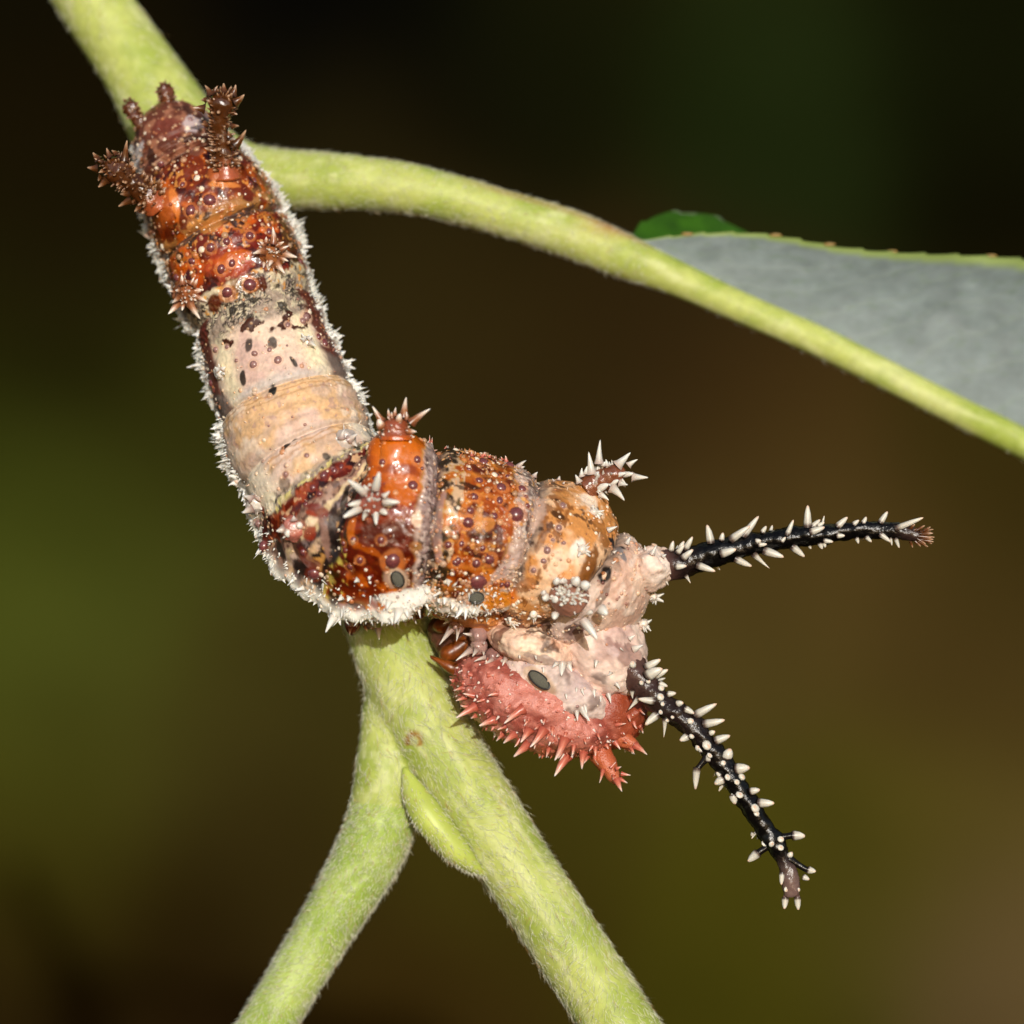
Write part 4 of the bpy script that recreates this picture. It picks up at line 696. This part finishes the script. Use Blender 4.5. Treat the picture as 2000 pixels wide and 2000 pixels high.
make_tubercle(Z1, [(610,1060,112),(560,1000,100),(480,930,84),(420,880,76),(360,840,84),(300,790,108),(250,750,96),(215,730,60)],
    [(160,700,116,648,28),(150,770,76,770,32),(220,860,162,918,34),(360,700,382,545,30),(390,960,326,968,30),(400,1010,306,1052,32),(480,1050,432,1098,28),(600,910,636,838,26,.5),(570,960,592,898,26,.6),(530,1010,520,990,24,1),(250,680,208,620,26),(300,660,272,622,24),(180,830,150,850,26),(330,740,350,700,24,1),(280,760,290,730,22,1),(560,880,572,820,20,.4),(190,720,130,690,22)],
    (76, 40, 14), M_dark_spine, 'squat dark brown club, left of the rear pair', 120, dY=.6, sl=(.06, .15), sr=(.03, .052), basec=(172, 86, 46))
make_tubercle(Z1, [(715,400,64),(700,320,56),(690,260,50),(668,180,56),(655,125,44)], [(650,140,640,112,18),(690,140,700,118,18),(620,190,582,200,20),(640,250,600,256,20),(720,240,760,225,20),(700,300,740,300,18)], (96, 50, 26), M_dark_spine, 'small brown tail knob, right one', 40, Yb=1.75, sl=(.03, .07))
make_tubercle(Z1, [(520,470,62),(480,420,56),(440,370,50),(408,300,56),(385,260,42)], [(370,265,350,240,18),(400,250,405,226,18),(360,310,340,325,20),(440,290,470,262,18),(420,350,392,372,18),(470,400,500,372,18)], (96, 50, 26), M_dark_spine, 'small brown tail knob, left one', 40, Yb=1.75, sl=(.03, .07))
make_tubercle(Z1, [(1470,1420,110),(1465,1405,96),(1465,1400,70)], [(1485,1330,1502,1205,30),(1420,1390,1322,1388,32),(1530,1410,1668,1430,38),(1500,1470,1552,1578,36),(1450,1460,1442,1545,38),(1430,1450,1388,1512,26),(1420,1350,1378,1322,22),(1510,1350,1570,1318,22),(1430,1330,1424,1280,22),(1540,1380,1600,1350,22),(1480,1440,1440,1520,30,.9),(1530,1440,1600,1470,24)], (150, 92, 52), M_brown_spine, None, 26, dY=.36, dome=True, sl=(.04, .1))
make_tubercle(Z1, [(830,1710,112),(822,1702,96),(818,1700,70)], [(870,1700,972,1680,34),(890,1730,992,1780,28),(850,1780,912,1918,36),(770,1780,694,1886,36),(800,1640,788,1568,26),(880,1650,924,1612,26),(780,1690,740,1690,22),(800,1790,800,1850,24),(860,1640,890,1590,20),(770,1740,724,1790,24),(850,1720,900,1740,22,1)], (150, 88, 50), M_brown_spine, None, 26, dY=.36, dome=True, sl=(.04, .1))
make_tubercle(Z3, [(1250,345,124),(1250,262,92),(1250,225,88),(1250,180,78)], [(1140,200,1066,84,28),(1310,160,1316,10,32),(1370,210,1506,90,32),(1270,220,1268,140,30,.4,'b'),(1140,240,1110,200,36,.8,'b'),(1200,170,1180,110,18),(1240,160,1240,96,18),(1330,190,1340,130,18),(1280,270,1282,262,26,2,'b'),(1340,280,1416,276,26,.4),(1220,180,1212,130,16),(1130,290,1100,290,20)], (150, 76, 48), M_brown_spine, None, 24, dY=.05, sl=(.04, .1), basec=(196, 88, 8))
make_tubercle(Z3, [(1070,830,104),(1072,812,92),(1072,800,64)], [(1010,745,888,632,30,.4,'b'),(1095,715,1132,575,32,.4,'b'),(1160,812,1282,818,28,.3,'b'),(975,865,838,930,30,.4,'b'),(980,820,886,832,26,.5,'b'),(1095,885,1102,992,24,.7,'b'),(1160,770,1206,728,22),(1140,880,1192,902,26,.6,'b'),(1020,900,985,945,24),(1030,720,1020,678,20),(1090,900,1086,880,30,1.8,'b'),(1050,690,1046,668,16)], (156, 84, 66), M_white, None, 22, dY=.38, dome=True, sl=(.03, .07), sr=(.022, .04))
make_tubercle(Z4, [(1340,600,96),(1400,560,88),(1480,520,82),(1560,480,76),(1630,460,50)], [(1430,400,1422,218,30,.1),(1375,480,1352,310,34,.1),(1570,420,1676,322,38,.1),(1650,420,1716,365,24,0),(1680,508,1808,516,32,0),(1530,590,1642,672,38,.2),(1440,640,1516,670,26),(1420,600,1506,562,34,.7,'b'),(1585,555,1648,572,24),(1300,500,1284,442,22),(1280,545,1252,490,24),(1330,480,1326,424,20),(1480,490,1510,462,28,.9,'b'),(1400,500,1430,470,20,.9,'b'),(1540,500,1632,480,24,.6,'b'),(1520,560,1578,538,24,.8,'b'),(1490,420,1496,374,20),(1460,420,1470,384,20),(1350,590,1360,540,28,.8,'b'),(1310,560,1316,520,20),(1620,490,1690,484,24,.6,'b')], (128, 74, 48), M_white, None, 34, Yb=.05, dY=.1, sl=(.06, .13), sr=(.03, .05))
make_tubercle(Z4, [(1200,1405,150),(1200,1392,138),(1200,1380,90)], [(1030,1410,996,1432,36,.8,'b'),(1100,1430,1088,1424,34,1.4,'b'),(1250,1310,1270,1262,36,.6,'b'),(1320,1330,1350,1312,40,1.0,'b'),(1440,1500,1502,1552,40,.4,'b'),(1310,1590,1432,1736,36,.2,'b'),(1100,1540,1090,1592,30,.5,'b'),(1110,1300,1092,1276,32,.8,'b'),(1150,1300,1152,1262,30),(1010,1380,1004,1368,18,1),(1360,1530,1370,1540,22,1)], (150, 104, 86), M_white, None, 80, dY=.34, dome=True, sl=(.045, .09), sr=(.024, .044))
# small pale spike clusters on the skin
def cluster(z, cx, cy, r, colr, spec, mat=M_white):
    make_tubercle(z, [(cx, cy, r), (cx, cy-3, r*.9), (cx, cy-6, r*.6)], spec, colr, mat, None, 4, dY=.2)
cluster(Z2, 1160, 465, 46, (230,215,196), [(1180,460,1228,490,22),(1170,430,1196,398,20),(1140,440,1112,420,20),(1150,490,1140,520,18)])
cluster(Z2, 505, 690, 48, (220,210,200), [(490,670,464,640,22),(490,700,468,722,22),(520,720,528,762,22),(520,660,540,634,20),(540,690,566,690,20)])
cluster(Z2, 1450, 1200, 84, (196,184,176), [(1420,1180,1420,1112,26,.3),(1390,1200,1366,1176,24),(1480,1190,1540,1150,28,.5),(1440,1220,1420,1260,26),(1500,1220,1545,1226,26,.8)], M_lilac_spine)
cluster(Z2, 770, 1670, 76, (206,198,190), [(740,1640,684,1602,32),(740,1710,666,1750,40),(790,1640,814,1606,28),(800,1700,822,1722,30,.9),(760,1680,720,1684,24)], M_lilac_spine)
cluster(Z2, 1065, 1860, 96, (178,106,92), [(980,1870,918,1890,32,.4),(1020,1890,1030,1908,40,1.6,'b'),(1100,1840,1108,1834,30,1.8,'b'),(1060,1800,1056,1770,26)], M_lilac_spine)
for (z, a, b, r) in ((Z4,1310,1060,40),(Z4,1400,780,34),(Z4,1770,1620,36),(Z4,1850,1420,34),(Z4,770,1600,36),(Z4,945,1545,34)):
    sp = [(a, b, a+rng.uniform(40, 80), b+rng.uniform(-50, 60), 20, .3) for _ in range(4)]+[(a, b, a+rng.uniform(-20, 40), b+rng.uniform(20, 70), 18, .3) for _ in range(2)]
    cluster(z, a-10, b, r, (238,226,212), sp)
for x0, y0, x1, y1, r in ((1500,910,1572,878,26),(1640,1010,1664,958,24),(1830,1090,1866,1020,26),(1780,1060,1776,1022,12),(1730,1060,1726,1036,12),(1910,1110,1940,1092,20),(1540,1080,1560,1058,14),(1530,1160,1560,1140,14),(1690,1810,1766,1778,34),(1660,1730,1704,1702,24),(1600,1810,1606,1802,22)):
    px_spine(CAT, Z4, x0, y0, x1, y1, r, M_white, 's', .2, name='spine')
for x0, y0, x1, y1, r in ((1530,290,1522,232,8),(1556,300,1562,252,8),(1500,330,1478,340,18),(1600,390,1616,364,10),(1820,460,1822,428,16),(1900,470,1925,436,18)):
    px_spine(CAT, Z3, x0, y0, x1, y1, r, M_pink_spine, 's', .1)
for x0, y0, x1, y1, r in ((570,350,574,318,16),(550,360,538,336,14),(600,360,610,334,14),(740,370,740,318,22),(830,390,880,326,26),(860,420,888,404,18),(700,380,690,352,14),(780,360,792,340,12),(965,490,978,446,28),(1125,530,1134,498,20),(1090,540,1076,520,14),(1160,560,1172,540,12),(470,350,470,320,16),(880,440,884,460,12)):
    px_spine(CAT, Z4, x0, y0, x1, y1, r, M_pink_spine if x0 < 800 else M_lilac_spine, 's', .1)

# ---- white side fringe
cnt = 0
main_idx = np.arange(NS*NC)
sel_pool = main_idx[(np.abs(np.abs(TH[:NS*NC])-98) < 11) & (S_[:NS*NC] > .75) & (S_[:NS*NC] < bs[6]-.1)]
left_pool = sel_pool[TH[sel_pool] < 0]; right_pool = sel_pool[(TH[sel_pool] > 0) & (S_[sel_pool] < bs[5]-.3)]
def fringe_dir(i):
    k = i//NC; side = Sx[k]*math.cos(phi[i % NC])+Wx[k]*math.sin(phi[i % NC]); return norm(side+rng.normal(0, .28, 3)+np.array([0, -.12, 0]))
for pool, n in ((left_pool, 46), (right_pool, 40)):
    for i in rng.choice(pool, n, replace=False):
        d0 = fringe_dir(i); big = rng.uniform(.5, .8)+.5*tuft[i]*rng.uniform(.5, 1.2)
        for _ in range(int(rng.integers(2, 4))):
            j = int(np.clip(i+rng.integers(-3, 4)*NC+rng.integers(-7, 8), 0, NS*NC-1)); L = big*float(np.exp(rng.normal(math.log(.15), .3)))
            spine(CAT, V[j], V[j]+norm(d0+rng.normal(0, .3, 3))*L, rng.uniform(.034, .062), M_fringe, 'f', 'fringe_spine')
lower = [(ZC, L) for L in [(60,170,40,152,14),(20,290,30,334,20),(100,300,118,330,18),(170,380,166,408,20),(300,470,270,470,16),(320,510,286,536,18),(345,560,322,592,18),(400,620,382,668,18),(490,700,466,726,16),(560,700,458,856,46),(600,740,618,812,26),(560,640,568,700,30),(660,620,632,700,26),(720,610,690,650,22),(745,630,728,684,16),
    (460,470,480,440,12),(650,480,604,522,30),(730,480,704,530,30),(620,390,590,392,18),(820,290,780,316,28),(950,270,922,256,26),(960,320,930,318,20),(1040,490,1022,508,24),(1160,520,1128,612,34),(1270,620,1262,772,62),(1340,620,1362,706,30),(1410,580,1428,634,24),(1220,600,1196,640,24),(1090,560,1072,578,16),(840,580,812,592,16),(940,560,962,586,14),
    (1180,700,1216,770,30),(1500,470,1490,530,16),(1480,620,1490,716,18),(1560,560,1586,634,18),(1560,380,1570,450,44),(1690,250,1700,268,26),(1800,300,1780,352,30),(1870,340,1880,352,30),(1360,180,1366,190,22),(1440,215,1446,228,24),(1660,450,1632,470,20),(1690,500,1700,542,18),(1760,490,1750,562,26),(1840,540,1828,612,26),(1900,640,1890,716,26)]]
lower += [(ZA, L) for L in [(1180,690,1090,856,46),(1230,700,1246,868,42),(1370,690,1330,784,30),(1320,650,1310,700,20),(1060,620,1024,712,30),(940,540,912,632,32),(830,540,836,606,20),(1150,560,1160,606,24),(1560,450,1560,480,30),(1680,480,1650,530,30),(1240,400,1236,440,28),(1440,650,1440,690,16),(840,440,740,516,22),(1560,830,1546,890,26),(1700,830,1690,850,26),(1900,830,1896,900,34),(1560,700,1560,720,24),(1660,690,1664,710,26),(1760,540,1776,556,24),(1770,660,1774,680,22)]]
for z, (x0, y0, x1, y1, r) in lower: px_spine(CAT, z, x0, y0, x1, y1, r, M_fringe, 'f' if r > 20 else 's', .35, name='fringe_spine')
# translucent long ventral spines
def vent(x): return lambda a, b: x
for z, L in ((ZA, [(910,820,740,806,34),(960,880,884,920,24),(1010,1000,824,1248,62),(1120,1000,1098,1194,44),(880,720,772,756,34),(850,650,770,650,26),(1320,1080,1180,1076,44),(1310,1310,1062,1478,62),(1400,1300,1330,1420,56),(1500,1330,1506,1400,30),(1530,1420,1340,1456,44),(1640,1450,1486,1556,40),(1500,1220,1530,1190,20),(1840,1430,1772,1556,46),(1730,1380,1690,1420,36),(1840,1600,1900,1780,60)]),):
    for x0, y0, x1, y1, r in L: px_spine(CAT, z, x0, y0, x1, y1, r, M_lilac_spine, 's', .15, vent(-.15), name='spine')
for z, cx, cy, r, cl in ((ZA, 1000, 800, 110, (150,112,104)),(ZA, 1090, 960, 110, (170,130,118)),(ZA, 1410, 1090, 130, (168,134,128)),(ZA, 1420, 1270, 120, (176,142,134)),(ZA, 1640, 1400, 110, (150,110,104))):
    P = [W(*Z(cx+30, cy-30, z), .25), W(*Z(cx, cy, z), .0), W(*Z(cx-10, cy+8, z), -.16)]; P, R = smooth_path(P, [r/772.8, r/772.8, r/772.8*.3], 24); v, f = tube(P, R, 18); v = v+(fbm(v, 6, 5)-.5)[:, None]*.06
    add('ventral_wart', raw_mesh('ventral_wart', v, f, lin(cl)*(.7+.6*fbm(v, 5, 3))[:, None]), M_scolus, CAT)
# tiny fuzz of the fringe and the skin, and white fuzz on lower flaps
nf = 2000; pool = main_idx[(np.abs(np.abs(TH[:NS*NC])-98) < 16) & (S_[:NS*NC] > .6) & (S_[:NS*NC] < bs[8])]
wp = .12+tuft[pool]; fi = rng.choice(pool, nf, p=wp/wp.sum()); kk = fi//NC; side = Sx[kk]*np.cos(phi[fi % NC])[:, None]+Wx[kk]*np.sin(phi[fi % NC])[:, None]; dirs = norm(side+rng.normal(0, .4, (nf, 3))); L = (np.exp(rng.normal(math.log(.058), .5, nf))*(.6+.8*tuft[fi]))[:, None]
def cones(P0, dirs, L, rad, cols, sides=5):
    n = len(P0); A = norm(np.cross(dirs, [.31, .2, .93])); B = np.cross(dirs, A); a = np.linspace(0, 2*np.pi, sides, endpoint=False)
    ring = A[:, None]*np.cos(a)[None, :, None]+B[:, None]*np.sin(a)[None, :, None]; rad = rad[:, None, None]
    X = np.concatenate([P0[:, None]+ring*rad, (P0+dirs*L*.55)[:, None]+ring*rad*.6, (P0+dirs*L)[:, None]], 1).reshape(-1, 3); b = (np.arange(n)*(2*sides+1))[:, None, None]; j = np.arange(sides); j2 = (j+1) % sides
    q = np.stack([j, j2, j2+sides, j+sides], 1)[None]+b; t = np.stack([j+sides, j2+sides, np.full(sides, 2*sides)], 1)[None]+b
    return X, [q.reshape(-1, 4), t.reshape(-1, 3)], np.repeat(cols, 2*sides+1, 0)
X, f, c = cones(V[fi], dirs, L, rng.uniform(.014, .026, nf), lin((238, 236, 228))*rng.uniform(.8, 1.0, (nf, 1)))
o = add('fringe_fuzz', raw_mesh('fringe_fuzz', X, f, c), M_dot, CAT); o['kind'] = 'stuff'
fi = rng.choice(np.arange(NV), 700, p=dens/dens.sum()); X, f, c = cones(V[fi], norm(NR[fi]+rng.normal(0, .25, (700, 3))), np.exp(rng.normal(math.log(.055), .35, 700))[:, None], rng.uniform(.01, .02, 700), col[fi]*.5+.5*np.where(rng.random((700, 1)) < .5, lin((236, 220, 204))[None], lin((200, 130, 100))[None]))
o = add('skin_bristles', raw_mesh('skin_bristles', X, f, c), M_dot, CAT); o['kind'] = 'stuff'

# ---- head
def head_mesh():
    P1, n, m = blob((1040,1376,.45), (172,84,105), 24, 170, 200, (.10, 2.2, 91)); P2, n2, m2 = blob((1185,1385,.75), (75,82,85), -10, 110, 130, (.08, 2.5, 92))
    Vh = np.vstack([P1, P2]); f = [grid_faces(n, m)[:, ::-1], grid_faces(n2, m2)[:, ::-1]+len(P1)]
    Nh = np.vstack([gnormals(P1, n, m), gnormals(P2, n2, m2)]); cen = np.vstack([np.tile(P1.mean(0), (len(P1), 1)), np.tile(P2.mean(0), (len(P2), 1))])
    if ((Vh-cen)*Nh).sum() < 0: Nh = -Nh
    a, b, c_ = voronoi(Vh, 6.5, 7); Vh = Vh+Nh*(ss(.5, .1, a)*.04*(c_ > .6)+(fbm(Vh, 14, 2)-.5)*.035+(fbm(Vh, 4, 6)-.5)*.07)[:, None]
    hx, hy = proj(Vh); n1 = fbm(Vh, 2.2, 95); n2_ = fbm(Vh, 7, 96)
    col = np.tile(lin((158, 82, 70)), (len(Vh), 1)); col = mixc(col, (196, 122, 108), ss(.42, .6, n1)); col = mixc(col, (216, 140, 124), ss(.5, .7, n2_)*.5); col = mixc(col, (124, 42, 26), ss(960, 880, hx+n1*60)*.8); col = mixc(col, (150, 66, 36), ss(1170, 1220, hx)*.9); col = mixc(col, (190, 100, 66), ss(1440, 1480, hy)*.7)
    return Vh, f, col, Nh
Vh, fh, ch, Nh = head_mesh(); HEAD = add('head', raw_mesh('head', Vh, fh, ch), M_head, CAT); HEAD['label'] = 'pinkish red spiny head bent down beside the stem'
hX, hY = proj(Vh)
def hbase(px, py):
    d = np.hypot(hX-px, hY-py); ok = (d < 4) & (Nh[:, 1] < .2)
    if ok.any(): return Vh[ok, 1].min()+.02
    return Vh[np.argmin(d), 1]
hi = rng.choice(len(Vh), 420, p=(lambda w: w/w.sum())((Nh[:, 1] < .2)*np.abs(np.concatenate([np.repeat(np.sin(np.linspace(.001, math.pi-.001, 170)), 200), np.repeat(np.sin(np.linspace(.001, math.pi-.001, 110))*.4, 130)]))))
X, f, c = cones(Vh[hi], norm(Nh[hi]+rng.normal(0, .3, (420, 3))+np.array([-.1, 0, -.3])), np.exp(rng.normal(math.log(.06), .45, 420))[:, None], rng.uniform(.014, .034, 420), np.where(rng.random((420, 1)) < .35, lin((236, 214, 204))[None], ch[hi]*1.15))
o = add('head_bristles', raw_mesh('head_bristles', X, f, c), M_dot, HEAD); o['kind'] = 'stuff'
head_spines = [(450,840,505,856,30),(590,850,645,838,28),(330,890,300,876,30),(400,905,432,918,26),(660,985,588,980,40),(480,1000,398,985,40),(490,1085,340,1172,50),(440,1085,380,1076,30),(500,1150,462,1172,34),(640,1180,508,1228,50),(850,1100,690,1206,52),(780,1140,742,1166,34),(790,1290,700,1352,46),(900,1260,836,1362,50),(890,1370,780,1460,56),(1010,1260,926,1412,56),(980,1230,940,1252,24),
    (1170,1330,1114,1506,56),(1130,1300,1126,1330,30),(1100,1340,1078,1360,22),(1240,1380,1228,1460,34),(1180,1460,1086,1618,60),(1310,1430,1284,1556,44),(1390,1450,1420,1524,34),(1450,1440,1524,1568,58),(1380,1380,1352,1424,26),(1480,1370,1500,1406,30),(1550,1350,1592,1412,36),(1620,1380,1692,1444,34),(1560,1220,1642,1212,30),(1650,1150,1668,1198,30),(1690,1200,1700,1256,30),(1740,1230,1778,1280,34),(1740,1100,1764,1154,30),(1260,1290,1276,1320,22),(960,1330,930,1400,34),(1050,1400,1030,1470,34),(830,1330,800,1400,30),(700,1290,650,1340,36),(590,1200,540,1250,36),(560,1030,500,1050,26),(420,1010,350,1050,34),(400,940,330,960,30),(1150,1410,1140,1480,34),(1400,1390,1400,1460,36),(1340,1460,1330,1520,34),(900,1180,860,1230,30),(1080,1240,1060,1300,30),(760,1070,720,1100,24),(1180,1280,1170,1330,28),(1420,1290,1430,1340,24),(1020,1180,1000,1220,20),(720,1230,660,1262,34),(600,1110,560,1140,26),(560,930,540,950,20),(1230,1330,1222,1350,24),(1050,1290,1040,1330,26),(1320,1330,1330,1370,22)]
for x0, y0, x1, y1, r in head_spines: px_spine(HEAD, Z5, x0, y0, x1, y1, r*.7, M_pink_spine, 'f' if r > 40 else 's', .35, hbase)
for (pp, r0) in (([(1420,1400),(1500,1540),(1570,1650)], (96, 70, 34)), ([(1460,1260),(1620,1330),(1720,1385)], (92, 66, 30))):
    P, R = smooth_path([W(*Z(x, y, Z5), y2) for (x, y), y2 in zip(pp, (.45, .3, .22))], [k/386.4 for k in r0], 30); v, f = tube(P, R, 18); v = v+(fbm(v, 7, 3)-.5)[:, None]*.05
    add('head_horn', raw_mesh('head_horn', v, f, mixc(lin((176, 84, 50))*(.8+.4*fbm(v, 5, 8))[:, None], (206, 120, 84), np.linspace(0, .6, len(v)))), M_head, HEAD)
for x0, y0, x1, y1, r in ((1560,1630,1602,1732,44),(1600,1590,1672,1602,26),(1590,1630,1648,1662,26),(1460,1560,1438,1668,26),(1560,1550,1600,1540,24),(1520,1540,1560,1500,18),(1700,1375,1808,1432,44),(1670,1390,1696,1446,26),(1620,1340,1640,1362,20),(1540,1600,1530,1640,20)):
    px_spine(HEAD, Z5, x0, y0, x1, y1, r*.8, M_pink_spine, 's', .2, lambda a, b: .05)
for x0, y0, x1, y1, r in ((1260,1120,1268,1196,28),(1300,1100,1354,1210,38),(1320,1080,1342,1132,30),(1050,1040,1040,1090,28),(880,945,872,986,26),(1110,755,1074,788,28),(1150,760,1146,866,44),(1195,760,1224,828,36),(1410,740,1398,790,28),(1520,825,1505,852,22),(1300,955,1310,1002,20),(1390,960,1396,1018,26),(1500,990,1528,1056,28),(1560,910,1598,942,26),(1440,1010,1452,1048,20),(1260,945,1255,978,18),(1010,790,1010,832,20),(770,850,756,892,28),(700,735,714,772,26),(830,700,826,726,16),(950,700,956,735,16),(640,690,600,730,26),(1180,990,1186,1030,20),(820,880,800,905,22)):
    px_spine(CAT, Z5, x0, y0, x1, y1, r*.8, M_white, 'f' if r > 30 else 's', .5)
# mouthparts and true legs holding the stem
def leg(pts, rs, name, lab=None):
    P, R = smooth_path([W(*Z(x, y, ZA), Y) for x, y, Y in pts], [r/772.8 for r in rs], 30); v, f = tube(P, R, 16)
    v = v+(fbm(v, 6, 4)-.5)[:, None]*.04; o = add(name, raw_mesh(name, v, f), M_amber, CAT)
    if lab: o['label'] = lab
leg([(1250,1620,.55),(1080,1600,.40),(960,1540,.36),(840,1480,.36),(730,1420,.42),(705,1390,.46)], [110,104,84,44,28,10], 'leg', 'amber front leg hooked over the stem')
leg([(1250,1180,.6),(1050,1320,.55),(920,1380,.55),(850,1420,.62)], [130,130,110,40], 'leg')
leg([(1100,800,.65),(960,900,.6),(840,950,.62),(770,960,.7)], [130,130,110,50], 'leg')
def proleg(pts, rs, lab, cl):
    P, R = smooth_path([W(*Z(x, y+45, ZC), Y) for x, y, Y in pts], [r/552 for r in rs], 30); v, f = tube(P, R, 18); v = v+(fbm(v, 5, 6)-.5)[:, None]*.08
    add('proleg', raw_mesh('proleg', v, f, lin(cl)*(.6+.8*fbm(v, 5, 7))[:, None]), M_scolus, CAT)
proleg([(760,560,.4),(770,700,.45),(765,800,.5),(760,836,.55)], [120,90,56,20], None, (112, 56, 34))
proleg([(900,540,.5),(930,660,.5),(960,760,.55)], [130,110,50], None, (140, 104, 90))
proleg([(1100,560,.5),(1130,640,.5),(1150,700,.55)], [120,100,50], None, (150, 128, 120))
proleg([(1500,520,.6),(1480,600,.6),(1470,660,.62)], [120,90,40], None, (134, 84, 60))
for x0, y0, x1, y1, r in ((740,780,728,862,22),(880,640,890,760,26),(900,760,916,824,24),(1040,780,1046,912,46),(940,640,960,690,20),(1130,690,1110,740,20),(990,780,950,780,18),(1000,700,1010,790,30),(1200,700,1230,790,34),(1420,660,1440,740,30),(1330,690,1350,760,26),(820,700,800,770,26)):
    px_spine(CAT, ZC, x0, y0+35, x1, y1+35, r, M_brown_spine if x0 < 1000 else M_lilac_spine, 's', .1, vent(.15))
